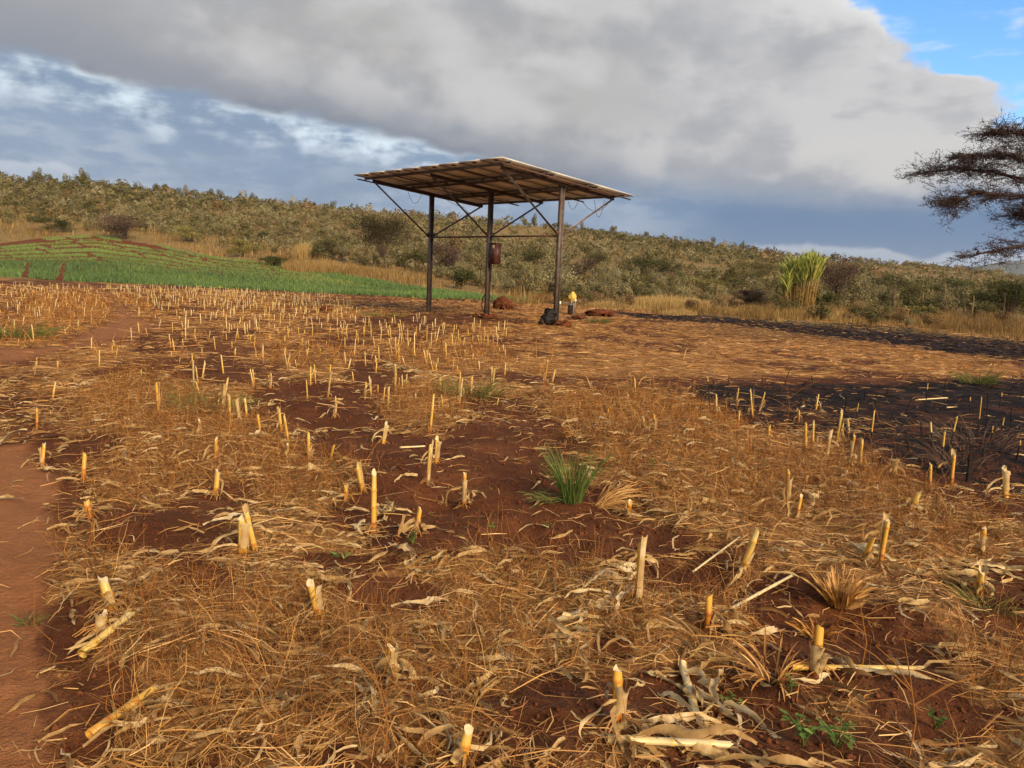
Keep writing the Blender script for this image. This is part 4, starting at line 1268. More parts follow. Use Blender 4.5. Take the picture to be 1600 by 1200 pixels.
# many shrubs: the 300 that show largest stand as things of their own, the others as one thicket
x, y, r, az, f = hill_points(22500, 0.02, 1.012)
cl = fbm(x / 22, y / 22, 301, 3)
keep = (~field_zone(x, y)) & (rng.random(len(x)) < np.clip((cl - 0.25) * 3.2, 0.18, 1) * np.interp(f, [0.02, 0.10, 0.30, 1.0], [0.5, 0.55, 0.95, 1.0]))
x, y, r, az, f = x[keep], y[keep], r[keep], az[keep], f[keep]
w = rng.lognormal(0.0, 0.30, len(x)) * 0.80 * np.interp(r, [80, 200, 320], [0.95, 1.05, 1.2]); w = np.clip(w, 0.4, 2.1)
kind = np.where(rng.random(len(x)) < 0.60, 0, np.where(rng.random(len(x)) < 0.62, 1, 2))
kn = fbm(x / 40, y / 40, 333, 2)
kind = np.where((kn > 0.56) & (rng.random(len(x)) < 0.5), 1, kind)
inview = (np.abs(az) < 32.5)
order = np.argsort(-(w / r) * inview)
PLACE = ['low on the slope above the green crop', 'low on the slope behind the canopy and the pump', 'low on the slope behind the tall cane clump']
HIGH = ['high on the slope above the green crop', 'high on the slope behind the canopy and the pump', 'high on the slope behind the tall cane clump']
z_all = hill(x, y)
for i in order[:240]:
    zone = 0 if az[i] < -11 else (1 if az[i] < 14 else 2)
    where = (PLACE if f[i] < 0.5 else HIGH)[zone]
    kname = KINDS[kind[i]][0]
    o = obj('hillside_shrub', None, loc=(x[i], y[i], z_all[i]), rot=(0, 0, rng.uniform(0, 6.28)), sc=(w[i] * rng.uniform(0.85, 1.2), w[i] * rng.uniform(0.85, 1.2), w[i] * rng.uniform(0.8, 1.15)),
            label=f'{kname} {where}', cat='shrub', group=f'{kname}s {where}')
    vj = int(rng.integers(5))
    obj('crown', BUSH[int(kind[i]), vj], parent=o)
    obj('trunk', TRUNKS[int(rng.integers(4))], parent=o)
rest = order[240:]


def thicket(idx):
    for ki, (nm, m_) in enumerate(KINDS):
        sel = idx[kind[idx] == ki]
        Vs, Ts = [], []
        for vj in range(5):
            sub = sel[vj::5]
            if not len(sub): continue
            sh = dict(lobes=5 + vj % 3, w=1.0, h=1.15)
            V, t = tuft_mesh('', 70, sh, 900 + ki * 10 + vj, 0.30); V = V[:, [0, 2, 3]] if vj % 2 else V[:, :3]
            for lo, hi_, step in ((0, 140, 1), (140, 1e9, 2)):
                s2 = sub[(r[sub] >= lo) & (r[sub] < hi_)]
                if not len(s2): continue
                Vv = V[::step] * (1 if step == 1 else 1.0); tt = t[::step]
                if step == 2:
                    c = Vv.mean(1, keepdims=True); Vv = c + (Vv - c) * 1.45
                a = rng.uniform(0, 6.28, len(s2)); ca, sa = np.cos(a), np.sin(a)
                B = np.broadcast_to(Vv.reshape(1, -1, 3), (len(s2), len(Vv) * 3, 3)).copy()
                X = B[:, :, 0] * ca[:, None] - B[:, :, 1] * sa[:, None]; Y = B[:, :, 0] * sa[:, None] + B[:, :, 1] * ca[:, None]
                hz = rng.uniform(0.8, 1.15, len(s2))
                B[:, :, 0] = X * w[s2][:, None] + x[s2][:, None]; B[:, :, 1] = Y * w[s2][:, None] + y[s2][:, None]; B[:, :, 2] = B[:, :, 2] * (w[s2] * hz)[:, None] + z_all[s2][:, None]
                Vs.append(B.reshape(-1, 3))
                Ts.append(np.clip(np.repeat(tt, 3)[None] + rng.normal(0, 0.13, (len(s2), 1)), 0, 1).ravel())
        V = np.concatenate(Vs)
        obj('hillside_scrub', np_mesh('hillside_scrub', V, np.arange(len(V)).reshape(-1, 3), [m_], tint=np.concatenate(Ts)), kind='stuff', label=f'mass of distant {nm}s covering the hillside', cat='scrub')


thicket(rest)

# small trees breaking the skyline
SKYT = [(58, 266, 16, 1), (258, 288, 20, 1), (395, 303, 9, 1), (243, 287, 12, 1), (345, 297, 10, 1), (130, 274, 22, 1), (440, 308, 8, 0), (520, 316, 10, 1), (708, 330, 16, 1), (730, 322, 9, 1), (835, 344, 18, 1), (868, 350, 9, 1), (910, 352, 9, 0), (1010, 362, 10, 1), (1115, 376, 12, 1), (1160, 383, 12, 1), (1345, 400, 8, 0), (330, 300, 8, 1), (490, 314, 9, 1), (290, 291, 10, 0), (560, 322, 9, 1)]
for j, (px, py, hpx, ki) in enumerate(SKYT):
    d = direction(px, py); a_ = math.degrees(math.atan2(d[0], d[1])); R_ = float(np.interp(a_, _RID[:, 0], _RID[:, 1])) - 2
    X_, Y_ = R_ * math.sin(math.radians(a_)), R_ * math.cos(math.radians(a_)); Z_ = float(hill(X_, Y_))
    hh = 1.2 + 0.62 * hpx * R_ / FPX
    o = obj('skyline_tree', None, loc=(X_, Y_, Z_), rot=(0, 0, j * 1.7), sc=(hh * 0.55, hh * 0.55, hh * 0.78), label='small dark tree standing up on the skyline of the scrub hill' if ki else 'small pale tree standing up on the skyline of the scrub hill', cat='tree', group='trees on the skyline')
    obj('crown', BUSH[ki, j % 5], parent=o); obj('trunk', TRUNKS[j % 4], parent=o)


# ------------------------------------------------------------------ trees and shrubs at the foot of the hill
def foot_plant(name, px, py, wpx, hpx, m_, label, cat, n=2600, leaf=0.11, lobes=9, base=0.1, flat=1.0, seed=1, trunkr=0.07, group=None, dens_low=0.0):
    """a bush or small tree: px, py foot in the photo, size in px; crown is a cloud of small leaves"""
    p = at(px, py); k = px_size(p); W = wpx * k; H = hpx * k
    rg = np.random.default_rng(seed); n = int(n * 1.9)
    o = obj(name, None, loc=p, label=label, cat=cat, group=group)
    L = []
    for i in range(lobes):
        a = rg.uniform(0, 6.28); d = math.sqrt(rg.random()) * 0.36 * W
        zc = H * rg.uniform(base + 0.2, 0.82)
        L.append((d * math.cos(a), d * math.sin(a), zc, rg.uniform(0.15, 0.26) * W, min(rg.uniform(0.12, 0.22) * H * flat, (H - zc) * 1.05)))
    L = np.array(L); q = rg.integers(0, len(L), n)
    d = rg.normal(0, 1, (n, 3)); d /= np.linalg.norm(d, axis=1)[:, None]
    rad = rg.uniform(0.3, 1.1, n)
    C = L[q, :3] + d * rad[:, None] * L[q][:, [3, 3, 4]]
    C[:, 2] = np.clip(C[:, 2], 0.04, None)
    nr = d * 0.5 + rg.normal(0, 0.6, (n, 3)); nr /= np.linalg.norm(nr, axis=1)[:, None]
    r1 = np.cross(nr, rg.normal(0, 1, (n, 3))); r1 /= np.linalg.norm(r1, axis=1)[:, None]; r2 = np.cross(nr, r1)
    s = leaf * rg.uniform(0.5, 1.4, n)[:, None]
    V = np.stack([C - r1 * s * 0.6, C - r2 * s * 0.3, C + r1 * s * 0.6, C + r2 * s * 0.3], 1)
    t = np.clip(rg.normal(0.5, 0.18, n) + rg.normal(0, 0.14, len(L))[q], 0, 1)
    obj('crown', np_mesh('crown', V.reshape(-1, 3), np.arange(n * 4).reshape(-1, 4), [m_], tint=np.repeat(t, 4)), parent=o)
    mb = MB()
    mb.tube([(0, 0, -0.15), (0.02 * W, 0, H * 0.12), (0, 0.02 * W, H * 0.3)], [trunkr, trunkr * 0.85, trunkr * 0.7], 7)
    tr = obj('trunk', mb.mesh('trunk', M_BARK, smooth=True), parent=o)
    mb = MB()
    for l in L:
        mid = np.array([l[0] * 0.45, l[1] * 0.45, H * 0.18 + l[2] * 0.35])
        mb.tube([(0, 0, H * 0.10), mid, l[:3]], [trunkr * 0.6, trunkr * 0.4, trunkr * 0.12], 5, cap=False)
        for _ in range(4):
            e = l[:3] + rg.normal(0, 0.6, 3) * l[[3, 3, 4]]
            mb.tube([mid * 0.5 + l[:3] * 0.5, (mid + l[:3] + 2 * e) / 4 + rg.normal(0, 0.03, 3), e], [trunkr * 0.2, trunkr * 0.12, trunkr * 0.05], 3, cap=False)
    obj('branches', mb.mesh('branches', M_BARK), parent=tr)
    return o


M_THORN = tint_mat('thorn_tree_leaves', [(0.0, (0.018, 0.016, 0.007)), (0.5, (0.048, 0.039, 0.016)), (1.0, (0.105, 0.082, 0.034))], 0.9, 0.1, 0.15)
M_GREENB = tint_mat('green_bush_leaves', [(0.0, (0.020, 0.024, 0.008)), (0.5, (0.056, 0.062, 0.018)), (1.0, (0.125, 0.125, 0.040))], 0.85, 0.15, 0.2)
M_BARE = tint_mat('bare_purple_twigs', [(0.0, (0.030, 0.018, 0.015)), (0.5, (0.078, 0.048, 0.038)), (1.0, (0.15, 0.105, 0.08))], 0.9, 0.1)
M_YELB = tint_mat('yellow_green_leaves', [(0.0, (0.075, 0.065, 0.018)), (0.5, (0.175, 0.155, 0.045)), (1.0, (0.31, 0.27, 0.10))], 0.85, 0.15, 0.2)
FOOT = [
    ('thorn_tree', 598, 418, 105, 92, M_THORN, 'broad dark thorn tree behind the left canopy post', 'tree', dict(n=6000, lobes=18, base=0.22, seed=3, trunkr=0.10)),
    ('bare_bush', 196, 374, 110, 42, M_BARE, 'wide bare brown bush behind the green crop beds', 'bush', dict(n=3000, seed=5)),
    ('dark_green_bush', 90, 364, 75, 26, M_GREENB, 'low dark green bush behind the far left of the crop', 'bush', dict(n=2200, seed=7)),
    ('dark_green_bush', 136, 332, 20, 18, M_GREENB, 'small round dark green bush above the crop', 'bush', dict(n=700, seed=8)),
    ('green_bush', 722, 452, 46, 32, M_GREENB, 'small green bush between the left and middle posts', 'bush', dict(n=1500, seed=9)),
    ('bare_bush', 695, 430, 70, 62, M_BARE, 'grey bare bush behind the space between left and middle posts', 'bush', dict(n=2200, seed=11)),
    ('green_bush', 1012, 442, 100, 46, M_GREENB, 'wide green bush halfway between the canopy and the cane clump', 'bush', dict(n=3400, lobes=12, seed=13)),
    ('olive_bush', 930, 420, 60, 36, M_OLIVE, 'olive bush just right of the right canopy post', 'bush', dict(n=1800, seed=15)),
    ('bare_bush', 905, 440, 50, 40, M_BARE, 'thin brown bush right behind the right canopy post', 'bush', dict(n=900, seed=16)),
    ('bare_thorn_bush', 1308, 476, 84, 86, M_BARE, 'dark bare thorn bush right of the cane clump', 'bush', dict(n=4200, lobes=12, base=0.12, seed=17, leaf=0.09)),
    ('green_bush', 1285, 486, 46, 34, M_GREENB, 'small dark green bush at the foot of the bare thorn bush', 'bush', dict(n=1500, seed=18)),
    ('green_bush', 1575, 500, 120, 66, M_GREENB, 'big spreading green bush under the acacia at the right edge', 'bush', dict(n=4600, lobes=13, base=0.22, seed=19, trunkr=0.09)),
    ('green_bush', 1490, 474, 86, 40, M_GREENB, 'green bush left of the big spreading bush near the right edge', 'bush', dict(n=2600, seed=21)),
    ('olive_bush', 1385, 466, 70, 40, M_OLIVE, 'olive bush behind the dark fence post', 'bush', dict(n=2000, seed=23)),
    ('olive_bush', 1180, 446, 80, 44, M_OLIVE, 'olive bush left of the cane clump', 'bush', dict(n=2400, seed=25)),
    ('bare_bush', 1175, 480, 55, 28, M_BARE, 'low brown bush at the left foot of the cane clump', 'bush', dict(n=1500, seed=26)),
    ('yellow_green_bush', 380, 402, 60, 30, M_YELB, 'yellowish bush at the back of the crop beds', 'bush', dict(n=1700, seed=27)),
    ('green_bush', 428, 415, 46, 16, M_GREENB, 'low green bush at the back of the crop beside the pale cane', 'bush', dict(n=1100, seed=28)),
    ('olive_bush', 820, 420, 80, 40, M_OLIVE, 'olive bush seen between the middle and right posts', 'bush', dict(n=2200, seed=29)),
    ('yellow_green_bush', 1100, 458, 70, 26, M_YELB, 'low yellowish bush behind the pale grass patch', 'bush', dict(n=1800, seed=31)),
    ('yellow_green_bush', 300, 378, 70, 26, M_YELB, 'yellowish low bush right of the bare bush above the crop', 'bush', dict(n=1500, seed=33)),
    ('olive_bush', 510, 405, 70, 34, M_OLIVE, 'olive bush left of the broad dark thorn tree', 'bush', dict(n=2000, seed=35)),
    ('yellow_green_bush', 1440, 500, 60, 26, M_YELB, 'low yellowish bush among the thin fence posts', 'bush', dict(n=1500, seed=37)),
]
for nm, px, py, wp, hp, m_, lb, ct, kw in FOOT:
    foot_plant(nm, px, py, wp, hp, m_, lb, ct, **kw)


# ------------------------------------------------------------------ tall dry grass between the field and the hill
M_DRYG = tint_mat('tall_dry_grass', [(0.0, (0.095, 0.055, 0.020)), (0.4, (0.215, 0.135, 0.048)), (0.75, (0.33, 0.225, 0.085)), (1.0, (0.50, 0.37, 0.16))], 0.8, 0.2, 0.2)


def blades(x, y, z, h, w, lean=0.25, k=3):
    n = len(x); th = rng.uniform(0, 6.28, n); le = np.abs(rng.normal(0, lean, n))
    t = np.linspace(0, 1, k)
    P = np.zeros((n, k, 3))
    off = le[:, None] * h[:, None] * t[None] ** 1.7
    P[:, :, 0] = x[:, None] + off * np.cos(th)[:, None]; P[:, :, 1] = y[:, None] + off * np.sin(th)[:, None]
    P[:, :, 2] = z[:, None] + h[:, None] * t[None] * (1 - 0.3 * le[:, None] * t[None])
    ph = rng.uniform(-0.9, 0.9, n)
    wv = np.stack([np.cos(ph), np.sin(ph), np.zeros(n)], 1)
    W = wv[:, None] * (w[:, None, None] * np.linspace(1, 0.15, k)[None, :, None] * 0.5)
    return ribbons(P, W)


def field_edge(az):
    """where the cleared field ends, metres from the camera"""
    return np.interp(az, [-40, -33, -20, -5, 1.5, 4, 8, 12, 16, 20, 26, 33, 40], [78, 78, 74, 58, 50, 43.5, 42, 41, 40, 39, 37.5, 36, 35])


def grass_band(n, label, f0, f1, a0, a1, hr, wr, tm, ts):
    az = rng.uniform(a0, a1, n); e = field_edge(az)
    r = e + (f1 - f0) * rng.random(n) ** 1.25 + f0 + (fbm(az * 1.3, az * 0 + 3.3, 451, 3) - 0.35) * 7.0 * (f0 >= 0)
    x = r * np.sin(np.radians(az)); y = r * np.cos(np.radians(az))
    cl = fbm(x / 3.5, y / 3.5, 401, 3)
    kp = (rng.random(n) < np.clip((cl - 0.36) * 4.0, 0.05, 1)) & ~((project(x, y, hill(x, y))[0] < 850) & green_zone(x, y))
    x, y, r, cl = x[kp], y[kp], r[kp], cl[kp]; n = len(x)
    h = rng.uniform(*hr, n) * np.clip((fbm(x / 2.2, y / 2.2, 441, 3) - 0.3) * 3.0, 0.25, 1.25); w = rng.uniform(*wr, n) * r / 45
    V, Q = blades(x, y, ground(x, y) - 0.02, h, w, 0.35)
    tc_ = fbm(x / 6, y / 6, 421, 2)
    t = np.clip(rng.normal(tm, ts, n) + (tc_ - 0.5) * 0.9, 0, 1)
    obj('dry_grass', np_mesh('dry_grass', V, Q, [M_DRYG], tint=np.repeat(t, 6)), kind='stuff', label=label, cat='dry grass')


GREEN_PX = [(-300, 418), (-100, 428), (0, 432), (100, 439), (260, 446), (400, 453), (520, 459), (700, 468), (832, 474), (800, 469), (640, 449), (520, 428), (400, 410), (300, 396), (255, 384), (150, 368), (55, 372), (0, 380), (-300, 372)]


def green_zone(x, y):
    u, v = project(x, y, hill(x, y))
    return pip(np.nan_to_num(u, nan=-9e3), np.nan_to_num(v, nan=9e3), GREEN_PX)


grass_band(70000, 'tall tan grass along the right edge of the cleared field', 0.0, 30, 1, 38, (0.25, 0.75), (0.016, 0.036), 0.36, 0.22)
grass_band(34000, 'tan grass on the slope behind the green crop', -6.0, 42, -37, 2, (0.4, 1.0), (0.02, 0.045), 0.45, 0.2)


def grass_patch(px, py, wpx, dm, n, hr, label, tm, seed):
    p = at(px, py); k = px_size(p); rg = np.random.default_rng(seed)
    a = rg.uniform(0, 6.28, n); q = np.sqrt(rg.random(n))
    x = p.x + q * np.cos(a) * wpx * k / 2; y = p.y + q * np.sin(a) * dm
    h = rg.uniform(*hr, n) * (1.15 - 0.4 * q); w = np.full(n, 0.9 * k) * rg.uniform(0.5, 1.2, n)
    V, Q = blades(x - p.x, y - p.y, ground(x, y) - 0.02 - p.z, h, w, 0.3)
    o = obj('grass_clump', np_mesh('grass_clump', V, Q, [M_DRYG], tint=np.repeat(np.clip(rg.normal(tm, 0.14, n), 0, 1), 6)), loc=p, label=label, cat='grass')
    return o


grass_patch(1045, 483, 130, 1.1, 3200, (0.5, 1.0), 'pale blond grass patch right of the pump', 0.86, 1)
grass_patch(500, 426, 120, 2.0, 2200, (0.7, 1.3), 'tawny grass mound at the back of the green crop', 0.62, 2)
grass_patch(560, 430, 120, 2.0, 1800, (0.6, 1.1), 'orange brown grass bank behind the crop left of the left post', 0.45, 3)
grass_patch(475, 404, 30, 0.5, 500, (1.4, 2.1), 'pale yellow reed clump standing above the back of the crop', 0.95, 4)
grass_patch(1230, 498, 110, 0.8, 1500, (0.25, 0.6), 'low dry grass at the foot of the cane clump', 0.55, 5)
grass_patch(840, 455, 60, 1.2, 1300, (0.6, 1.0), 'brown grass between the middle and right posts', 0.35, 6)
grass_patch(1060, 492, 60, 0.5, 700, (0.2, 0.4), 'short pale grass at the start of the far burnt strip', 0.75, 7)

# ------------------------------------------------------------------ green crop in beds
M_CROP = tint_mat('crop_leaves', [(0.0, (0.036, 0.072, 0.028)), (0.5, (0.088, 0.160, 0.050)), (1.0, (0.190, 0.280, 0.070))], 0.6, 0.3, 0.25)


def crop_beds():
    us = lambda u: np.interp(u, [p_[0] for p_ in GREEN_PX[:9]], [p_[1] for p_ in GREEN_PX[:9]])
    back = GREEN_PX[9:][::-1]
    ub = lambda u: np.interp(u, [p_[0] for p_ in back], [p_[1] for p_ in back])
    # candidate plants over the whole field
    N = 200000
    az = rng.uniform(-37, 3.0, N); r = 50 + 62 * rng.random(N) ** 0.85
    x = r * np.sin(np.radians(az)); y = r * np.cos(np.radians(az)); z = hill(x, y)
    u, v = project(x, y, z)
    ok = pip(np.nan_to_num(u, nan=-9e3), np.nan_to_num(v, nan=9e3), GREEN_PX)
    x, y, z, u, v, r = x[ok], y[ok], z[ok], u[ok], v[ok], r[ok]
    f = (us(u) - v) / np.maximum(us(u) - ub(u), 1.0)          # 0 near edge, 1 back edge
    cuts = np.array([0.0, 0.44, 0.60, 0.74, 0.87, 1.01])
    fw = f + 0.015 * np.sin(u / 40)
    strip = np.clip(np.searchsorted(cuts, fw) - 1, 0, 4)
    strip = np.where(u > 640 - 45 * strip, 0, strip)
    fr = np.clip((fw - cuts[strip]) / (cuts[strip + 1] - cuts[strip]), 0, 1)
    ok = np.ones(len(x), bool)
    ok &= ~((fr < np.interp(u, [0, 250, 600, 830], [0.16, 0.15, 0.10, 0.06])) & (strip > 0))                          # water channels between the strips
    # cross furrows
    edges = {0: [-300, 42, 97, 1000], 1: [-300, 22, 150, 1000], 2: [-300, 70, 220, 1000], 3: [-300, -20, 70, 125, 185, 250, 330, 420, 1000], 4: [-300, 70, 110, 150, 195, 225, 250, 290, 1000]}
    cell = np.zeros(len(x), int)
    for s_, ed in edges.items():
        ss = strip == s_
        uu = u + (fr - 0.5) * (26 if s_ else -8)
        cell[ss] = np.searchsorted(ed, uu[ss])
        wgap = 16 if s_ == 0 else 9
        for e_ in ed[1:-1]:
            g = np.where(s_ == 0, np.interp(fr, [0, 0.8, 1], [wgap, wgap * 0.4, 2]), wgap)
            ok &= ~(ss & (np.abs(uu - e_) < g / 2 + 1.5 * np.sin(v * 0.9)))
    ok &= ~((strip == 4) & (u < 40))
    ok &= ~((np.mod(fw * 10 + 0.10 * np.sin(u / 25.0), 1.0) < 0.34) & (fw > 0.2) & (u < 640))          # planted in rows
    ok &= rng.random(len(x)) < np.clip(0.55 + (fbm(x / 2, y / 2, 501, 2)) * 0.9, 0, 1)
    nb = 0
    for s_ in range(5):
        for c_ in np.unique(cell[(strip == s_) & ok]):
            m_ = ok & (strip == s_) & (cell == c_)
            if m_.sum() < 260: continue
            xx, yy, zz = x[m_], y[m_], z[m_]
            n = len(xx); cx, cy = xx.mean(), yy.mean(); cz = float(hill(cx, cy))
            k = 2
            X = np.repeat(xx, k) + rng.normal(0, 0.06, n * k); Y = np.repeat(yy, k) + rng.normal(0, 0.06, n * k); Z = np.repeat(zz, k)
            h = rng.uniform(0.14, 0.32, n * k) * (1.2 if s_ == 0 else 0.75); w = rng.uniform(0.04, 0.095, n * k)
            V, Q = blades(X - cx, Y - cy, Z - cz - 0.02, h, w, 0.45)
            t = np.clip(rng.normal((0.50, 0.72, 0.78, 0.82, 0.84)[s_], 0.17, n * k) + 0.5 * (np.repeat(fbm(xx / 5, yy / 5, 511, 2), k) - 0.5) + (0.10 if c_ == 3 and s_ == 0 else 0) * 0, 0, 1)
            um = float(np.mean(u[m_]))
            pos = ('front', 'second', 'third', 'fourth', 'back')[s_]
            if s_ == 0:
                lb = {1: 'green crop bed at the left edge, in the front strip', 2: 'small green front bed between two red furrows at the left', 3: 'long green front bed reaching right to behind the canopy posts'}.get(int(c_), 'green crop bed in the front strip')
            else:
                nth = ('first', 'second', 'third', 'fourth', 'fifth', 'sixth', 'seventh', 'eighth', 'ninth')[min(8, int(c_) - 1)]
                lb = f'green crop bed in the {pos} strip from the stubble, {nth} from the left'
            obj('crop_bed', np_mesh('crop_bed', V, Q, [M_CROP], tint=np.repeat(t, 6)), loc=(cx, cy, cz), label=lb, cat='crop bed', group='beds of the green crop')
            nb += 1
    print('beds', nb)


crop_beds()
# the crop's soil: rust red earth between the beds
gx = np.linspace(-75, 8, 130); gy = np.linspace(44, 112, 110)
X, Y = np.meshgrid(gx, gy); x_, y_ = X.ravel(), Y.ravel(); ins = green_zone(x_, y_)
zz = ground(x_, y_) + 0.035
idx = -np.ones(len(x_), int); 
I = np.arange(len(x_)).reshape(X.shape)
Qs = np.stack([I[:-1, :-1], I[:-1, 1:], I[1:, 1:], I[1:, :-1]], -1).reshape(-1, 4)
Qs = Qs[ins[Qs].all(1)]
used = np.unique(Qs); remap = np.zeros(len(x_), int); remap[used] = np.arange(len(used))
obj('crop_soil', np_mesh('crop_soil', np.stack([x_, y_, zz], 1)[used], remap[Qs], [M_CLOD], smooth=True), kind='structure')

# low shrubs and tussocks mixed into the rough grass right of the field
for j in range(70):
    a_ = rng.uniform(2.5, 36); R_ = float(field_edge(a_)) + rng.uniform(3.0, 24) ; xq, yq = R_ * math.sin(math.radians(a_)), R_ * math.cos(math.radians(a_))
    ki = int(rng.choice([1, 2, 2, 0])); s_ = rng.uniform(0.35, 0.9)
    u_, v_ = project(xq, yq, 0.0)
    wh = 'between the pump and the cane clump' if u_ < 1200 else 'right of the cane clump'
    o = obj('low_shrub', None, loc=(xq, yq, float(ground(xq, yq))), rot=(0, 0, rng.uniform(0, 6.28)), sc=(s_ * 1.3, s_ * 1.3, s_ * 0.8), label=f'low {KINDS[ki][0]} in the rough grass {wh}', cat='shrub', group=f'low {KINDS[ki][0]}s in the rough grass {wh}')
    obj('crown', BUSH[ki, int(rng.integers(5))], parent=o); obj('trunk', TRUNKS[int(rng.integers(4))], parent=o)

# ------------------------------------------------------------------ tall cane clump
def cane_clump():
    p = at(1247, 488); k = px_size(p); rg = np.random.default_rng(5)
    o = obj('cane_clump', None, loc=p, label='tall green topped cane clump at the field edge', cat='cane clump')
    M_CANE = tint_mat('cane', [(0.0, (0.10, 0.045, 0.018)), (0.5, (0.30, 0.185, 0.06)), (1.0, (0.50, 0.38, 0.13))], 0.6, 0.3)
    M_CLEAF = tint_mat('cane_leaves', [(0.0, (0.13, 0.075, 0.025)), (0.35, (0.26, 0.21, 0.055)), (0.6, (0.26, 0.31, 0.055)), (1.0, (0.42, 0.46, 0.11))], 0.6, 0.3, 0.3)
    H = 112 * k; W = 74 * k
    lv, ls, skirt = MB(), MB(), MB()
    n = 80
    for i in range(n):
        a = rg.uniform(0, 6.28); q = math.sqrt(rg.random())
        bx_, by_ = q * math.cos(a) * W * 0.30, q * math.sin(a) * W * 0.30
        sx, sy = bx_ * rg.uniform(0.25, 0.75) + rg.normal(0, 0.05), by_ * 0.5 + rg.normal(0, 0.05)
        h = H * (0.58 + 0.12 * rg.random()) * (0.9 + 0.14 * (bx_ > 0.1))
        if bx_ < -W * 0.22: h *= 0.62
        T = np.array([(bx_, by_, -0.05), (bx_ + sx * 0.35, by_ + sy * 0.3, h * 0.5), (bx_ + sx, by_ + sy, h)])
        obj('cane', MB().tube(T, [0.022, 0.019, 0.013], 5, [0.35, 0.6, 0.8], cap=False).mesh('cane', M_CANE), parent=o)
        hd0 = rg.uniform(0, 6.28)
        for j in range(12):
            f = rg.uniform(0.62, 1.02); pt = T[0] * 0 + np.array([np.interp(f, [0, 0.5, 1.0], T[:, c]) for c in range(3)])
            if f > 1: pt[2] += (f - 1) * h
            hd = hd0 + j * 2.4 + rg.normal(0, 0.4)
            leaf_mb(rg.uniform(0.6, 1.15), rg.uniform(0.05, 0.085), int(rg.integers(1e6)), 6, 0.25, np.clip(rg.normal(0.66 + (f - 0.8) * 0.8 + (0.12 if bx_ > W * .1 else 0), 0.13), 0, 1), pt, hd, rg.uniform(1.25, 1.55), rg.uniform(0.0, 0.8), lv, 0.2)
        for j in range(6):
            f = rg.uniform(0.15, 0.65); pt = np.array([np.interp(f, [0, 0.5, 1.0], T[:, c]) for c in range(3)])
            leaf_mb(rg.uniform(0.4, 0.8), rg.uniform(0.03, 0.05), int(rg.integers(1e6)), 5, 0.6, np.clip(rg.normal(0.14, 0.1), 0, 1), pt, rg.uniform(0, 6.28), rg.uniform(0.0, 0.9), rg.uniform(1.8, 2.8), ls, 0.5)
    for i in range(420):
        a = rg.uniform(0, 6.28); q = rg.uniform(0.5, 1.1) * W * 0.36
        leaf_mb(rg.uniform(0.4, 0.9), 0.02, int(rg.integers(1e6)), 4, 0.5, rg.uniform(0.0, 0.22), (q * math.cos(a), q * math.sin(a) * 0.8, 0), rg.uniform(0, 6.28), rg.uniform(0.7, 1.5), rg.uniform(0.2, 1.6), ls, 0.5)
    obj('green_leaves', lv.mesh('green_leaves', M_CLEAF), parent=o)
    obj('dead_leaves', ls.mesh('dead_leaves', M_CLEAF), parent=o)


cane_clump()


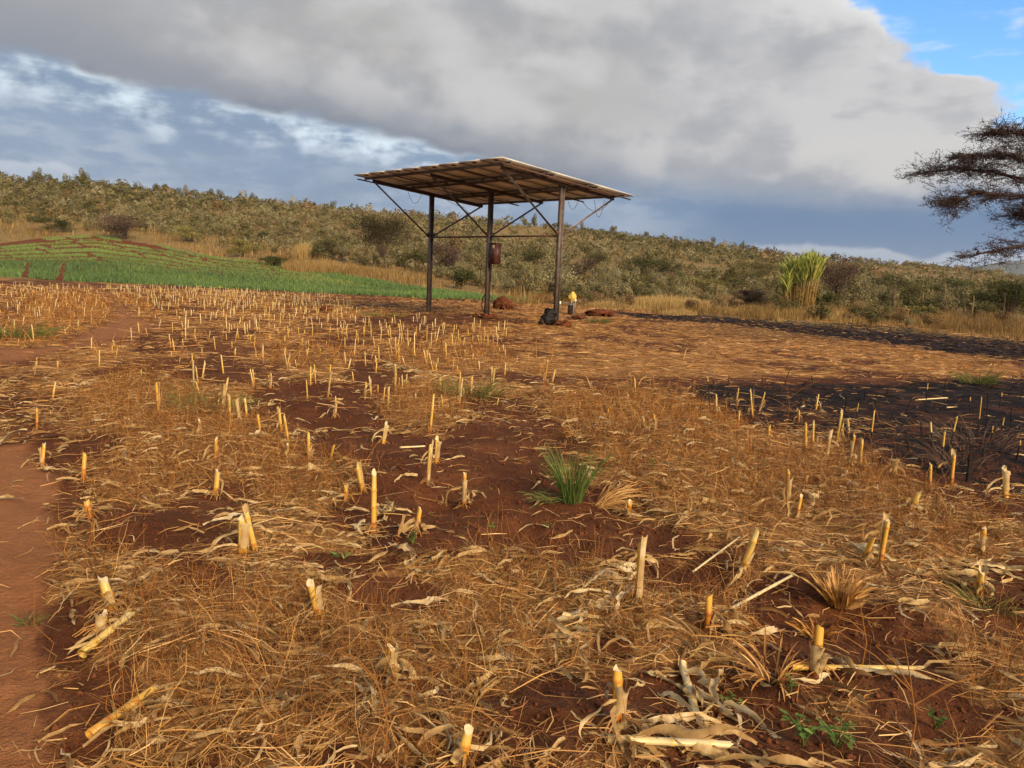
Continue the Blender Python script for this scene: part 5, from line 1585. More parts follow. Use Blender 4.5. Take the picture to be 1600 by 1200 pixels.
# ------------------------------------------------------------------ flat-topped acacia at the right edge
def acacia():
    rg = np.random.default_rng(23)
    M_AB, b = mat('acacia_bark', 0.9, 0.15)
    S.put(b.inputs['Base Color'], ramp(noise3(coords(), 7, 4), [(0.3, (0.030, 0.017, 0.014)), (0.7, (0.080, 0.050, 0.042))]))
    bump(b, noise3(coords(), 18, 4), 0.5, 0.03)
    M_TW = tint_mat('acacia_twigs', [(0.0, (0.018, 0.011, 0.012)), (0.5, (0.042, 0.027, 0.026)), (1.0, (0.090, 0.058, 0.048))], 0.9, 0.1)
    D_ = 21.0                                    # the crown is about 21 m away

    def w(px, py, dd=0.0):
        d = direction(px, py); t = (D_ + dd) / d[1]
        return np.array([d[0] * t, D_ + dd, CAMH + d[2] * t])
    foot = w(1760, 0); foot = np.array([foot[0], D_ + 0.3, 0.0]); foot[2] = float(ground(foot[0], foot[1]))
    o = obj('acacia_tree', None, loc=tuple(foot), label='flat topped bare acacia reaching in from the right edge', cat='tree')
    loc = lambda q: np.asarray(q) - foot
    mb = MB()
    fork = w(1755, 395)
    mb.tube([loc(foot) - [0, 0, 0.3], loc(foot) + [0.05, 0, 0.5], loc(w(1762, 430)), loc(fork)], [0.30, 0.24, 0.20, 0.17], 12, 0.5)
    tr = obj('trunk', mb.mesh('trunk', M_AB, smooth=True), parent=o)
    segs, tips = [], []
    tw = MB()

    def limb(pts, r0, r1):
        P = np.array([loc(w(*q)) for q in pts])
        t = np.linspace(0, 1, 14); kk = np.linspace(0, 1, len(P))
        Q = np.stack([np.interp(t, kk, P[:, i]) for i in range(3)], 1)
        Q[1:-1] += rg.normal(0, 0.03, (12, 3))
        R = np.linspace(r0, r1, 14)
        obj('limb', MB().tube(Q, R, 7).mesh('limb', M_AB, smooth=True), parent=tr)
        return Q

    limbs = [
        limb([(1755, 395, 0), (1690, 330, -0.2), (1600, 305, -0.5), (1530, 305, -0.8), (1478, 316, -1.0)], 0.075, 0.014),
        limb([(1755, 395, 0), (1680, 310, 0.3), (1590, 275, 0.4), (1500, 262, 0.3), (1445, 268, 0.0)], 0.07, 0.012),
        limb([(1755, 395, 0), (1700, 300, 0.6), (1620, 252, 1.0), (1560, 240, 1.2), (1505, 246, 1.4)], 0.065, 0.012),
        limb([(1755, 395, 0), (1720, 270, -0.4), (1650, 232, -0.8), (1590, 208, -1.0), (1545, 210, -1.2)], 0.06, 0.012),
        limb([(1760, 410, 0), (1690, 372, -0.6), (1610, 378, -1.0), (1560, 392, -1.2), (1515, 402, -1.3)], 0.075, 0.015),
        limb([(1755, 395, 0), (1700, 345, 0.8), (1640, 330, 1.5), (1600, 335, 2.0)], 0.07, 0.015),
        limb([(1755, 395, 0), (1830, 300, 0), (1920, 250, 0.4), (2030, 235, 0.6)], 0.11, 0.02),
        limb([(1755, 395, 0), (1800, 280, 1.5), (1850, 225, 2.6), (1890, 215, 3.4)], 0.10, 0.02),
        limb([(1755, 395, 0), (1790, 290, -1.5), (1820, 235, -2.6), (1850, 225, -3.2)], 0.10, 0.02),
    ]

    def grow(p, d, L, r, depth):
        n = 4 if depth > 1 else 2; P = [p]; dd = d.copy()
        for i in range(n):
            dd = dd + rg.normal(0, 0.22, 3) * [1, 1, 0.55]; dd[2] *= 0.9; dd /= np.linalg.norm(dd)
            P.append(P[-1] + dd * L / n)
        P = np.array(P)
        tw.tube(P, np.linspace(r, r * 0.45, n + 1), 4 if r > 0.008 else 3, rg.uniform(0.15, 0.9), cap=False)
        if depth == 0: return
        for _ in range(rg.integers(3, 6) if depth > 1 else rg.integers(2, 5)):
            i = rg.integers(1, n + 1); side = rg.normal(0, 1, 3) * [1, 1, 0.45]
            nd = (P[i] - P[i - 1]); nd /= np.linalg.norm(nd); nd = nd * 0.7 + side * 0.55; nd[2] += 0.04; nd /= np.linalg.norm(nd)
            grow(P[i], nd, L * rg.uniform(0.42, 0.7), max(r * 0.55, 0.0042), depth - 1)

    for li, Q in enumerate(limbs):
        left = li < 6
        for _ in range((74 if li != 4 else 26) if left else 12):
            f = 1 - 0.75 * rg.random() ** 1.2; i = min(12, int(f * 13)); p = Q[i] + (Q[i + 1] - Q[i]) * rg.random()
            ax = Q[i + 1] - Q[i]; ax /= np.linalg.norm(ax)
            d = ax * rg.uniform(0.2, 1.2) + rg.normal(0, 0.8, 3) * [1, 1, 0.22]; d[2] += 0.02; d /= np.linalg.norm(d)
            grow(p, d, rg.uniform(0.35, 0.85) * (1.1 - 0.4 * f), 0.0105 * (1.25 - 0.7 * f), 3 if left else 2)
    # seed pods and last leaflets hanging on the twigs
    V = np.concatenate(tw.v); pick = V[rg.integers(0, len(V), 26000)] + rg.normal(0, 0.025, (26000, 3))
    n = len(pick); dn = rg.normal(0, 0.5, (n, 3)) + [0, 0, -0.5]; dn /= np.linalg.norm(dn, axis=1)[:, None]
    sd = np.cross(dn, rg.normal(0, 1, (n, 3))); sd /= np.linalg.norm(sd, axis=1)[:, None]
    L = rg.uniform(0.025, 0.07, n)[:, None]; W = rg.uniform(0.005, 0.012, n)[:, None]
    PV = np.stack([pick, pick + dn * L * 0.5 + sd * W, pick + dn * L, pick + dn * L * 0.5 - sd * W], 1)
    cr = obj('crown', tw.mesh('crown', M_TW), parent=o)
    obj('seed_pods', np_mesh('seed_pods', PV.reshape(-1, 3), np.arange(n * 4).reshape(-1, 4), [M_TW], tint=np.repeat(rg.uniform(0.2, 1, n), 4)), parent=cr)


acacia()


# ------------------------------------------------------------------ fence posts along the right-hand boundary
for j, (px, py, pt, r_, lb) in enumerate([(1395, 494, 452, 0.07, 'thick dark fence post in the grass right of the bare thorn bush'), (1440, 488, 456, 0.03, 'thin pale fence stick right of the thick dark post'), (1474, 488, 448, 0.035, 'pale forked fence stick left of the green bushes'),
                                          (1566, 506, 458, 0.04, 'dark slim fence post before the big spreading bush'), (1518, 500, 462, 0.03, 'thin grey fence stick left of the dark slim post'), (1118, 474, 446, 0.03, 'thin pale fence stick left of the cane clump'), (958, 462, 436, 0.03, 'thin fence stick in the tan grass right of the pump')]):
    p = at(px, py); h = (py - pt) * px_size(p)
    mb = MB().tube([(0, 0, -0.2), (0.02, 0, h * 0.4), (-0.02, 0.01, h * 0.75), (0.03, 0, h)], [r_, r_ * 0.95, r_ * 0.9, r_ * 0.75], 7)
    if j in (0, 2): mb.tube([(-0.01, 0, h * 0.7), (0.10, 0.02, h * 0.9), (0.14, 0.0, h * 1.1)], [r_ * 0.6, r_ * 0.5, r_ * 0.3], 6)
    obj('fence_post', mb.mesh('fence_post', M_BARK if j in (0, 3) else M_TIMBER, smooth=True), loc=p, rot=(0, 0.03 * (j - 2), j), label=lb, cat='fence post', group='fence posts along the field boundary')


# ------------------------------------------------------------------ fallen maize leaves, husks and stalks
LEAVES = []
for i in range(14):
    rg = np.random.default_rng(700 + i)
    L = rg.uniform(0.18, 0.46); mb = leaf_mb(L, rg.uniform(0.020, 0.044), 800 + i, 14, 1.0, rg.uniform(0.40, 0.8), (-L * 0.5, 0, 0.012), 0.0, rg.uniform(0.15, 0.55), rg.uniform(0.5, 1.2), twist=1.3, rag=1.0)
    for q in mb.v: q[:, 2] = np.maximum(q[:, 2] - 0.01, 0.004 + 0.2 * (q[:, 2] - 0.01).clip(-0.03, 0) + 0.004)
    LEAVES.append(mb.mesh('maize_leaf', M_HUSK))


def fallen_leaf(px, py, i, rz, sc, label, group=None, p=None):
    p = p or at(px, py)
    o = obj('maize_leaf', LEAVES[i % 14], loc=(p.x, p.y, p.z + 0.012), rot=(rng.normal(0, 0.12), rng.normal(0, 0.12), rz), sc=sc, label=label, cat='dry leaf', group=group)
    return o


for px, py, i, rz, sc, lb in [
    (30, 782, 0, 0.5, 1.25, 'big cream husk lying on the path at the left edge'), (350, 806, 3, 1.4, 0.75, 'broad yellow husk lying left of the close pair of stubs'), (275, 775, 5, 0.9, 1.1, 'long grey leaf lying in the weeds left of the yellow husk'),
    (285, 740, 7, 0.4, 0.8, 'short pale leaf behind the long grey leaf in weeds'), (838, 976, 2, 0.2, 0.7, 'small curled cream husk low in the middle'), (740, 1005, 9, 0.6, 0.8, 'pointed pale leaf left of the small curled husk'),
    (770, 1080, 4, 0.4, 0.8, 'broad pale leaf in the weeds near the bottom middle'), (585, 1095, 8, 1.3, 0.9, 'folded grey leaf below the short orange stub'), (665, 1000, 11, 2.4, 0.8, 'narrow tan leaf running down to the right above the weeds'),
    (1035, 1060, 6, -0.2, 0.9, 'twisted pale leaf bending back on itself right of the bottom stub'), (1030, 1090, 12, -0.1, 0.8, 'lower half of a bent pale leaf beside the long fallen husk'), (1180, 910, 1, 0.5, 0.9, 'broad tan leaf lying left of the straw bundle'),
    (1400, 905, 10, 2.6, 0.9, 'pale leaf scrap on the soil right of the straw bundle'), (1440, 880, 13, 0.4, 0.8, 'curled leaf at the foot of the crooked stub'), (1510, 880, 2, 0.2, 0.9, 'cream leaf spread at the foot of the right edge stub'),
    (1575, 890, 5, -0.3, 1.0, 'long pale leaf lying at the right edge'), (1520, 1185, 0, 0.1, 0.9, 'broad grey leaf in the bottom right corner'), (1470, 1165, 6, 1.5, 0.7, 'pale leaf standing up near the bottom right corner'),
    (1420, 940, 3, 0.7, 0.7, 'small cream scrap right of the straw bundle foot'), (1310, 1035, 8, 1.6, 0.55, 'small white scrap hanging over the long fallen stalk'), (905, 885, 12, 0.9, 0.9, 'curled leaf left of the tall husk hung stub'),
    (960, 905, 3, 0.5, 1.1, 'wide curled husk left at the foot of the tall husk hung stub'), (1020, 945, 5, 0.1, 0.9, 'pale leaf wrapped before the tall husk hung stub'), (690, 880, 4, 0.2, 0.6, 'yellow leaf on the soil below the pale clean stub'),
    (490, 838, 6, 0.1, 0.8, 'yellow leaf right of the close pair of stubs'), (600, 790, 7, 1.2, 0.9, 'grey crumpled husk at the foot of the two toned stub'), (560, 800, 2, 0.6, 0.9, 'arched pale husk left of the two toned stub'),
    (625, 825, 9, 0.7, 0.9, 'forked dry leaf between the two toned and clean stubs'), (745, 775, 11, 0.3, 0.8, 'twisted white leaf right of the slim orange stub'), (690, 765, 13, 0.4, 0.6, 'small curled leaf right of the skirted grey stub'),
    (420, 690, 1, 0.5, 1.1, 'forked pale leaf on the soil below the twin stubs'), (480, 660, 10, 0.0, 1.1, 'long white leaf right of the twin stubs'), (790, 660, 0, 0.2, 1.2, 'pale husk in the litter left of the green tuft'), (510, 905, 3, 0.3, 0.9, 'pale leaf bent over the top of the orange stub'),
    (545, 910, 5, 0.1, 0.8, 'yellow leaf pointing right from the orange stub'), (395, 745, 8, 0.6, 0.8, 'pale leaf at the top of the brown weeds left of centre'), (200, 905, 12, -0.3, 0.9, 'cream leaf beside the pale yellow stub by the path'),
    (235, 915, 4, 0.8, 0.7, 'small pale leaf right of the pale yellow stub by the path'), (285, 915, 7, 1.3, 0.6, 'forked cream scrap in the straw at left')]:
    fallen_leaf(px, py, i, rz, sc, lb)

LX, LY, _r = sector(900, 2.3, 13, -35, 35, -1.0)
_k = straw_mask(LX, LY) > rng.random(900) * 0.7
LX, LY = LX[_k][:230], LY[_k][:230]; LZ = ground(LX, LY)
for xx, yy, zz_ in zip(LX, LY, LZ):
    p = Vector((float(xx), float(yy), float(zz_)))
    u, v = project(p.x, p.y, p.z)
    side = 'left of the bare soil' if u < 620 else ('around the middle bare soil' if u < 950 else 'right of the green tuft')
    ln = 'near the bottom' if v > 900 else ('halfway up the field' if v > 700 else 'far up the field')
    fallen_leaf(0, 0, int(rng.integers(14)), rng.uniform(0, 6.28), rng.uniform(0.5, 1.05), f'dry maize leaf in straw {side}, {ln}', f'dry leaves {side}, {ln}', p=p)


def leaf_litter(n, r0, r1, label):
    """leaf scraps too small and many to pick apart"""
    x, y, r = sector(n, r0, r1, power=-0.8)
    kp = rng.random(n) < straw_mask(x, y) * 0.9 + 0.03
    x, y, r = x[kp], y[kp], r[kp]
    Vs, Qs, Ts, nv = [], [], [], 0
    prot = []
    for i in range(10):
        mb = leaf_mb(0.24, 0.010 + 0.0022 * i, 950 + i, 5, 1.6, 0.6, (-0.11, 0, 0.01), 0.0, 0.4, 1.0, twist=1.0)
        V = np.concatenate(mb.v); V[:, 2] = np.maximum(V[:, 2], 0.003)
        prot.append((V, np.concatenate(mb.q)))
    for i in range(10):
        s = np.arange(i, len(x), 10); V, Q = prot[i]; m_ = len(s)
        a = rng.uniform(0, 6.28, m_); sc = rng.uniform(0.35, 1.0, m_); ca, sa = np.cos(a), np.sin(a)
        B = np.zeros((m_, len(V), 3))
        B[:, :, 0] = (V[None, :, 0] * ca[:, None] - V[None, :, 1] * sa[:, None]) * sc[:, None] + x[s][:, None]
        B[:, :, 1] = (V[None, :, 0] * sa[:, None] + V[None, :, 1] * ca[:, None]) * sc[:, None] + y[s][:, None]
        g = ground(B[:, :, 0].ravel(), B[:, :, 1].ravel()).reshape(m_, -1)
        B[:, :, 2] = V[None, :, 2] * sc[:, None] * 0.9 + g + 0.006 + rng.random(m_)[:, None] ** 2 * 0.03
        Vs.append(B.reshape(-1, 3)); Qs.append((Q[None] + (np.arange(m_) * len(V))[:, None, None]).reshape(-1, 4) + nv); nv += m_ * len(V)
        Ts.append(np.repeat(np.clip(rng.normal(0.46, 0.27, m_), 0, 1), len(V)))
    obj('leaf_litter', np_mesh('leaf_litter', np.concatenate(Vs), np.concatenate(Qs), [M_HUSK], tint=np.concatenate(Ts)), kind='stuff', label=label, cat='leaf litter')


leaf_litter(13000, 2.0, 12, 'scraps of dry maize leaf scattered over the near field')
leaf_litter(5000, 11, 36, 'scraps of dry maize leaf scattered over the far field')


def fallen_stalk(a, b, r, label, tone=0.6, husk=0, zoff=0.0, lift=0.0):
    """a cut maize stalk lying from pixel a to pixel b"""
    A = at(*a); B = at(*b); d = B - A; L = d.length
    o = obj('fallen_stalk', None, loc=A, label=label, cat='maize stalk')
    rg = np.random.default_rng(int(a[0] * 7 + a[1]))
    n = 11; t = np.linspace(0, 1, n)
    mb = stalk_mb(L, r, int(a[0] + a[1]), 9, tone, 0.06)
    for q in mb.v: q[:, 2] = np.maximum(q[:, 2], 0)
    s = obj('stalk', mb.mesh('stalk', M_STALK, M_PITH), parent=o)
    q = d.to_track_quat('Z', 'Y'); s.rotation_mode = 'QUATERNION'; s.rotation_quaternion = q; s.location = (0, 0, r * 0.9 + lift)
    for i in range(husk):
        f = rg.uniform(0.1, 0.9)
        m2 = leaf_mb(rg.uniform(0.14, 0.34), rg.uniform(0.03, 0.05), int(rg.integers(1e6)), 8, 0.8, rg.uniform(0.6, 0.95), (0, 0, 0.01), math.atan2(d.y, d.x) + rg.normal(0, 0.7), rg.uniform(0.0, 0.5), rg.uniform(0.3, 0.9))
        l = obj('leaf_sheath', m2.mesh('leaf_sheath', M_HUSK), parent=o); l.location = d * f + Vector((0, 0, r))


fallen_stalk((128, 1034), (212, 982), 0.0165, 'jointed bright yellow cut stalk lying by the path, the upper one', 0.62, lift=0.02)
fallen_stalk((140, 1158), (240, 1092), 0.0155, 'jointed yellow cut stalk with a slanted tip, the lower one by the path', 0.60, lift=0.01)
fallen_stalk((882, 1012), (972, 905), 0.017, 'thick pale husky stalk slanting down left of the husk hung stub', 0.95, 3)
fallen_stalk((1236, 1052), (1442, 1058), 0.013, 'long straight tan stalk lying level across bare soil at lower right', 0.70, 2, lift=0.015)
fallen_stalk((1065, 1042), (1152, 1205), 0.015, 'long grey pale stalk with torn husk running to the bottom edge', 0.97, 3)
fallen_stalk((948, 1160), (1132, 1190), 0.015, 'thick pale husk covered stalk lying level at the bottom', 0.95, 4)
fallen_stalk((625, 701), (664, 700), 0.010, 'short straight pale stick on bare soil', 0.95)
fallen_stalk((535, 625), (500, 623), 0.012, 'pale stalk lying left behind the soil mound', 0.95)
fallen_stalk((590, 562), (672, 590), 0.013, 'upper of two long pale stalks lying crossed beyond the mound', 0.97, 2)
fallen_stalk((650, 578), (715, 600), 0.013, 'lower of two long pale stalks lying crossed beyond the mound', 0.97, 1)
fallen_stalk((1430, 626), (1478, 624), 0.012, 'pale stalk lying on the burnt patch', 0.9)
fallen_stalk((1478, 638), (1508, 635), 0.012, 'shorter pale stalk on the burnt patch further right', 0.9)
fallen_stalk((1130, 960), (1235, 905), 0.009, 'thin pale stalk slanting up to the straw bundle', 0.95)
fallen_stalk((1080, 905), (1160, 842), 0.006, 'thin straw stalk slanting up through dry grass right of centre', 0.9, lift=0.03)


# ------------------------------------------------------------------ tufts and small plants
M_GREENG = tint_mat('green_grass', [(0.0, (0.20, 0.16, 0.05)), (0.35, (0.11, 0.13, 0.03)), (0.7, (0.075, 0.135, 0.024)), (1.0, (0.15, 0.24, 0.055))], 0.6, 0.3, 0.3)


def grass_tuft(px, py, n, hr, spread, wr, m_, tm, ts, label, seed, name='grass_tuft', lean=(0.1, 0.7), bias=None, cat='grass tuft', droop=(0.4, 1.6)):
    p = at(px, py); rg = np.random.default_rng(seed); mb = MB()
    for i in range(n):
        a = rg.uniform(0, 6.28); q = math.sqrt(rg.random()) * spread
        hd = a + rg.normal(0, 0.5) if bias is None else bias + rg.normal(0, 0.6)
        leaf_mb(rg.uniform(*hr), rg.uniform(*wr), int(rg.integers(1e6)), 6, 0.25, float(np.clip(rg.normal(tm, ts), 0, 1)), (q * math.cos(a), q * math.sin(a), 0), hd, 1.5 - rg.uniform(*lean), rg.uniform(*droop), mb, 0.3)
    for q in mb.v: q[:, 2] = np.maximum(q[:, 2], 0.002)
    return obj(name, mb.mesh(name, m_), loc=p, label=label, cat=cat)


grass_tuft(893, 786, 150, (0.22, 0.48), 0.06, (0.0035, 0.0075), M_GREENG, 0.66, 0.30, 'upright green grass tuft in the middle of the field', 1, lean=(0.0, 0.30), droop=(0.0, 0.6))
grass_tuft(868, 784, 34, (0.12, 0.26), 0.10, (0.004, 0.008), M_GREENG, 0.35, 0.2, 'sprawling half dry edge of grass left of the green tuft', 2, lean=(0.5, 1.2), bias=3.0)
grass_tuft(938, 793, 110, (0.22, 0.42), 0.05, (0.003, 0.006), M_STRAW, 0.78, 0.12, 'golden straw tuft leaning right beside the green tuft', 3, bias=0.3, lean=(0.35, 1.0))
grass_tuft(1312, 948, 150, (0.12, 0.22), 0.05, (0.006, 0.014), M_STRAW, 0.68, 0.14, 'conical bundle of broken straw on bare soil', 4, name='straw_bundle', lean=(0.0, 0.5), cat='straw bundle', droop=(0.0, 0.8))
grass_tuft(1345, 960, 26, (0.12, 0.24), 0.03, (0.005, 0.010), M_STRAW, 0.66, 0.1, 'straws trailing right from the conical bundle', 5, name='straw_bundle', bias=-0.7, lean=(1.1, 1.5), cat='straw bundle')
grass_tuft(500, 978, 90, (0.06, 0.14), 0.03, (0.002, 0.004), M_WEED, 0.75, 0.15, 'orange rooty tuft at the foot of the sheathed orange stub', 6, lean=(0.6, 1.5), droop=(1.5, 2.6))
grass_tuft(1190, 1000, 140, (0.10, 0.22), 0.07, (0.002, 0.005), M_WEED, 0.62, 0.18, 'brown brushy tuft swept over right of the slender yellow stub', 7, bias=2.5, lean=(0.6, 1.4))
grass_tuft(1210, 1065, 60, (0.12, 0.24), 0.05, (0.004, 0.010), M_STRAW, 0.5, 0.2, 'tan leafy tuft at the left end of the long level stalk', 8, lean=(0.1, 1.0))
grass_tuft(1275, 1000, 40, (0.08, 0.15), 0.03, (0.006, 0.014), M_WEED, 0.55, 0.2, 'ragged brown leaf tuft on the stub by the long level stalk', 9, lean=(0.0, 0.7))
grass_tuft(1530, 700, 160, (0.2, 0.5), 0.35, (0.003, 0.006), M_BARE, 0.75, 0.2, 'grey bristly weed on the right of the burnt patch', 10, lean=(0.0, 0.8))
grass_tuft(1500, 735, 110, (0.2, 0.42), 0.2, (0.003, 0.005), M_BARE, 0.6, 0.2, 'thin dark bristly weed at the near side of the burnt patch', 11, lean=(0.0, 0.7))
grass_tuft(1525, 600, 120, (0.2, 0.42), 0.25, (0.008, 0.014), M_GREENG, 0.35, 0.2, 'low olive tuft at the far edge of the burnt patch', 12)
grass_tuft(30, 528, 200, (0.2, 0.5), 0.5, (0.010, 0.018), M_GREENG, 0.3, 0.15, 'grey green weed clump at the left edge beyond the path', 13)
grass_tuft(735, 620, 150, (0.15, 0.42), 0.35, (0.006, 0.011), M_GREENG, 0.18, 0.16, 'olive weed tuft in the stubble right of the crossed stalks', 14)
grass_tuft(330, 640, 150, (0.15, 0.40), 0.4, (0.005, 0.010), M_GREENG, 0.16, 0.16, 'olive weed tuft in the stubble at left', 15)
grass_tuft(935, 505, 110, (0.15, 0.35), 0.3, (0.012, 0.022), M_GREENG, 0.3, 0.2, 'small olive tuft in front of the red soil heap', 16)
grass_tuft(600, 494, 200, (0.10, 0.25), 0.8, (0.010, 0.02), M_GREENG, 0.12, 0.12, 'flat olive grass patch left of the left post', 17)
grass_tuft(1540, 955, 90, (0.08, 0.22), 0.10, (0.003, 0.006), M_GREENG, 0.10, 0.12, 'olive grey weed tuft among leaves near the right edge', 18)
grass_tuft(535, 872, 24, (0.03, 0.07), 0.02, (0.004, 0.008), M_GREENG, 0.8, 0.12, 'tiny green seedling tuft on the soil below the two toned stub', 19)
grass_tuft(45, 975, 30, (0.03, 0.08), 0.04, (0.003, 0.006), M_GREENG, 0.45, 0.2, 'small dull green weed at the edge of the path', 20)


M_BROAD = tint_mat('green_weed_leaves', [(0.0, (0.045, 0.085, 0.014)), (0.5, (0.095, 0.165, 0.028)), (1.0, (0.21, 0.30, 0.06))], 0.6, 0.3, 0.3)


def broadleaf(px, py, n, h, spread, ls, label, seed, tm=0.55):
    p = at(px, py); rg = np.random.default_rng(seed)
    o = obj('green_weed', None, loc=p, label=label, cat='weed')
    st, lf = MB(), MB()
    for i in range(max(3, n // 7)):
        a = rg.uniform(0, 6.28); e = np.array([math.cos(a) * spread * rg.uniform(0.2, 1), math.sin(a) * spread * rg.uniform(0.2, 1), h * rg.uniform(0.5, 1)])
        st.tube([(0, 0, 0), e * [0.4, 0.4, 0.6], e], [0.0028, 0.002, 0.0012], 4, 0.5, cap=False)
        for j in range(7):
            f = rg.uniform(0.4, 1.0); c = e * f; hd = rg.uniform(0, 6.28); s = ls * rg.uniform(0.6, 1.3); pt = rg.uniform(-0.3, 0.6)
            d = np.array([math.cos(hd) * math.cos(pt), math.sin(hd) * math.cos(pt), math.sin(pt)]); u = np.cross(d, [0, 0, 1.0]); u /= np.linalg.norm(u); nn = np.cross(u, d)
            V = [c, c + d * s * 0.3 + u * s * 0.26 + nn * s * 0.08, c + d * s * 0.7 + u * s * 0.22 + nn * s * 0.06, c + d * s, c + d * s * 0.7 - u * s * 0.22 + nn * s * 0.06, c + d * s * 0.3 - u * s * 0.26 + nn * s * 0.08, c + d * s * 0.5]
            lf.add(V, T=[(0, 1, 6), (1, 2, 6), (2, 3, 6), (3, 4, 6), (4, 5, 6), (5, 0, 6)], tint=float(np.clip(rg.normal(tm, 0.2), 0, 1)))
    obj('stems', st.mesh('stems', M_BROAD), parent=o); obj('leaves', lf.mesh('leaves', M_BROAD), parent=o)


broadleaf(1310, 1168, 46, 0.10, 0.075, 0.030, 'leafy green weed near the bottom right', 1, 0.6)
broadleaf(1255, 1165, 42, 0.12, 0.07, 0.028, 'second green weed just left of the leafy one', 2, 0.5)
broadleaf(1235, 1085, 24, 0.07, 0.05, 0.024, 'small green sprig below the tan leafy tuft', 3, 0.55)
broadleaf(1145, 1105, 18, 0.05, 0.06, 0.022, 'green sprig beside the long torn husk stalk', 4, 0.6)
broadleaf(1460, 1140, 30, 0.10, 0.06, 0.022, 'dull grey green weed at the bottom right', 5, 0.15)
broadleaf(770, 826, 8, 0.03, 0.02, 0.02, 'tiny bright green seedling on bare soil', 6, 0.8)
broadleaf(645, 850, 28, 0.09, 0.05, 0.018, 'dark small weed below the clean pale stub', 7, 0.0)
broadleaf(855, 825, 16, 0.03, 0.03, 0.02, 'faint grey green seedling below the green tuft', 8, 0.2)
broadleaf(1018, 733, 16, 0.10, 0.03, 0.024, 'small green sprig in the dry grass right of the tuft', 9, 0.6)


def tall_weed(px, py, hpx, seed, label, nb=4):
    """a thin branching dead weed stem"""
    p = at(px, py); h = hpx * px_size(p); rg = np.random.default_rng(seed); mb = MB()
    T = np.array([(0, 0, -0.01), (0.01, 0, h * 0.35), (-0.02, 0.01, h * 0.7), (-0.05, 0.02, h)])
    mb.tube(T, [0.0034, 0.003, 0.0022, 0.0012], 5, 0.55, cap=False)
    for i in range(nb):
        f = rg.uniform(0.3, 0.85); c = np.array([np.interp(f, [0, .35, .7, 1], T[:, j]) for j in range(3)]); sd = 1 if i % 2 else -1
        e = c + np.array([sd * rg.uniform(0.3, 0.6) * h, rg.normal(0, 0.1) * h, rg.uniform(0.2, 0.45) * h])
        mb.tube([c, c * 0.5 + e * 0.5 + [0, 0, 0.02], e], [0.0022, 0.0018, 0.001], 4, 0.6, cap=False)
    obj('dead_weed_stem', mb.mesh('dead_weed_stem', M_WEED), loc=p, label=label, cat='weed stem')


tall_weed(1418, 1195, 205, 1, 'tall thin branching dead weed rising near the bottom right')
tall_weed(1345, 1050, 140, 2, 'thin dead weed stem crossing the bare soil below the straw bundle', 2)
tall_weed(1085, 700, 100, 3, 'thin tall dead stem in dry grass left of the burnt patch', 3)
tall_weed(600, 1180, 150, 4, 'thin dead stem in the weeds at the bottom', 3)
tall_weed(1230, 660, 70, 5, 'fine forked dead stem at the edge of the burnt patch', 4)

# earth clods and pebbles on the bare soil
def crumbs(n, r0, r1, label):
    x, y, r = sector(n, r0, r1, power=-1.0); kp = rng.random(n) < (1 - straw_mask(x, y)) * (1 - path_mask(x, y)); x, y, r = x[kp], y[kp], r[kp]; n = len(x)
    oc = np.array([(1, 0, 0), (0, 1, 0), (-1, 0, 0), (0, -1, 0), (0, 0, 1), (0, 0, -1)], float); T = np.array([(0, 1, 4), (1, 2, 4), (2, 3, 4), (3, 0, 4), (1, 0, 5), (2, 1, 5), (3, 2, 5), (0, 3, 5)])
    s = np.minimum(rng.lognormal(-5.1, 0.6, n), 0.018)
    V = oc[None] * (s[:, None, None] * rng.uniform(0.6, 1.4, (n, 6, 1))) + np.stack([x, y, ground(x, y) + s * 0.25], 1)[:, None]
    obj('soil_crumbs', np_mesh('soil_crumbs', V.reshape(-1, 3), (T[None] + (np.arange(n) * 6)[:, None, None]).reshape(-1, 3), [M_CLOD]), kind='stuff', label=label, cat='soil crumbs')


crumbs(20000, 2.0, 11, 'loose crumbs of red soil on the bare patches')


# ------------------------------------------------------------------ heaps of stripped husks
def husk_heap(pts, n, Lr, wr, label, seed, hgt=0.10):
    """pts: spine of the heap in photo px; each broad husk is its own part"""
    rg = np.random.default_rng(seed); W = [at(*q) for q in pts]; p0 = W[0]
    o = obj('husk_heap', None, loc=p0, label=label, cat='husk heap')
    A = np.array([w_ - p0 for w_ in W]); kk = np.linspace(0, 1, len(A))
    ax = A[-1] - A[0]; hd0 = math.atan2(ax[1], ax[0])
    for i in range(n):
        f = rg.random(); c = np.array([np.interp(f, kk, A[:, j]) for j in range(3)]) + rg.normal(0, 1, 3) * [0.05, 0.05, 0]
        c[2] += 0.008 + 0.6 * hgt * rg.random() ** 2 * (1 - abs(2 * f - 1) * 0.6)
        mb = leaf_mb(rg.uniform(*Lr), rg.uniform(*wr) * 0.54, int(rg.integers(1e6)), 13, 0.85, rg.uniform(0.35, 0.9), (0, 0, 0), hd0 + rg.normal(0, 0.8) + (math.pi if rg.random() < 0.5 else 0), rg.uniform(-0.1, 0.6), rg.uniform(0.5, 1.9), twist=1.3, rag=1.0)
        V = np.concatenate(mb.v); gx_, gy_ = V[:, 0] + c[0] + p0.x, V[:, 1] + c[1] + p0.y
        lo = ground(gx_, gy_) - p0.z - c[2] + 0.004
        mb.v = [np.stack([V[:, 0], V[:, 1], np.maximum(V[:, 2], lo)], 1)]
        obj('husk', mb.mesh('husk', M_HUSK), parent=o, loc=tuple(c))


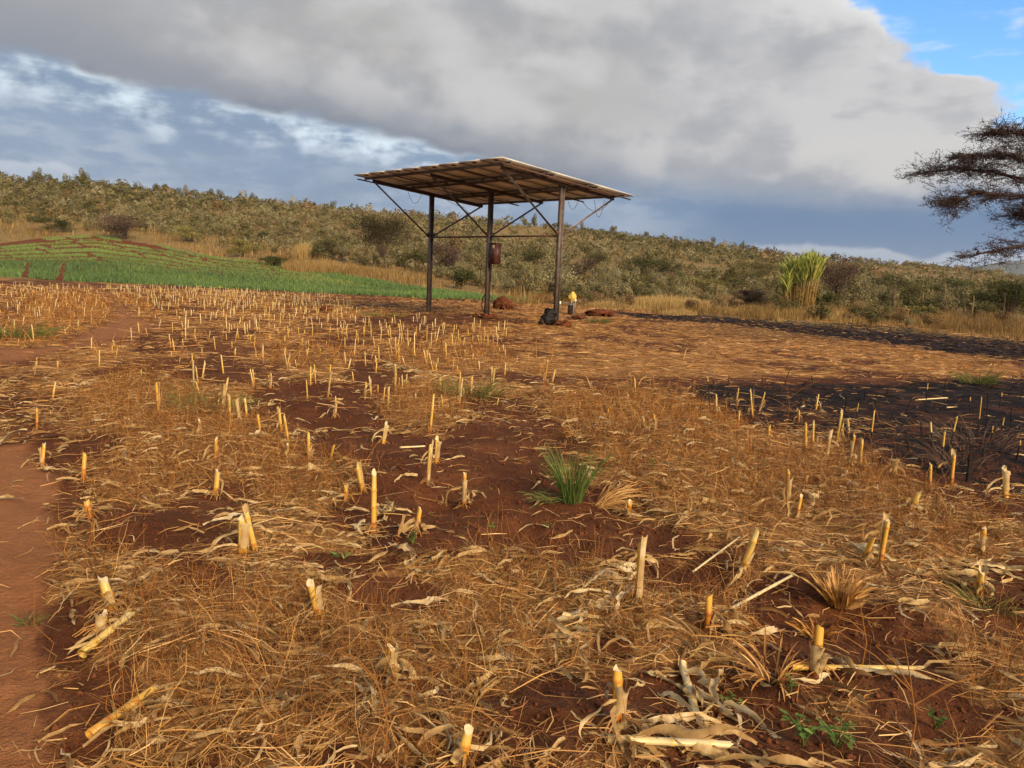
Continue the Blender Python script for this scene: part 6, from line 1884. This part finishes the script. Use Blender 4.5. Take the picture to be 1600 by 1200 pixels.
husk_heap([(885, 1012), (930, 950), (975, 905), (1010, 865)], 34, (0.14, 0.36), (0.03, 0.06), 'big heap of pale curled husks round the tall husk hung stub', 1, 0.16)
husk_heap([(960, 1150), (1010, 1165), (1070, 1180), (1130, 1195)], 20, (0.18, 0.42), (0.04, 0.07), 'broad pale husks heaped along the bottom edge under the bottom stub', 2, 0.07)
husk_heap([(1070, 1050), (1100, 1110), (1135, 1170)], 14, (0.2, 0.42), (0.03, 0.06), 'long grey husks stripped along the torn stalk at the bottom', 3, 0.06)
husk_heap([(540, 850), (580, 825), (610, 800)], 20, (0.16, 0.34), (0.025, 0.05), 'crumpled husks heaped round the tall two toned stub', 4, 0.12)
husk_heap([(500, 935), (520, 915), (545, 905)], 9, (0.12, 0.28), (0.02, 0.045), 'pale husks bent over the sheathed orange stub', 5, 0.12)
husk_heap([(425, 690), (470, 680), (510, 675)], 18, (0.18, 0.40), (0.03, 0.05), 'pale husks strewn round the twin stubs', 6, 0.08)
husk_heap([(590, 575), (650, 582), (715, 598)], 22, (0.3, 0.6), (0.03, 0.06), 'pale trash piled along the crossed stalks beyond the mound', 7, 0.12)
husk_heap([(1440, 895), (1500, 885), (1570, 890)], 20, (0.16, 0.34), (0.03, 0.055), 'dry leaves drifted along the foot of the right edge stubs', 8, 0.06)
husk_heap([(360, 655), (400, 640), (430, 630)], 16, (0.2, 0.42), (0.03, 0.05), 'white leaf trash right of the three stubs at left', 9, 0.08)
husk_heap([(590, 1110), (600, 1080), (630, 1150)], 9, (0.16, 0.34), (0.03, 0.05), 'grey folded leaves below the short orange stub', 10, 0.06)
husk_heap([(1400, 815), (1450, 800), (1530, 812)], 18, (0.16, 0.36), (0.02, 0.04), 'straw coloured leaves lying before the burnt patch at right', 11, 0.06)

# ------------------------------------------------------------------ the air between here and the far hill
hm = bpy.data.materials.new('haze'); hm.use_nodes = True
S.tree = hm.node_tree; hm.node_tree.nodes.clear()
_v = S.node('ShaderNodeVolumePrincipled'); _v.inputs['Color'].default_value = (0.74, 0.82, 0.92, 1); _v.inputs['Density'].default_value = 0.00012; _v.inputs['Anisotropy'].default_value = 0.1
_o = S.node('ShaderNodeOutputMaterial'); S.tree.links.new(_v.outputs[0], _o.inputs['Volume'])
scene.cycles.volume_bounces = 0
obj('haze', MB().box((0, 0, 61.0), (19000, 19000, 248)).mesh('haze', hm), kind='stuff', label='thin haze of the air over the field and hills')
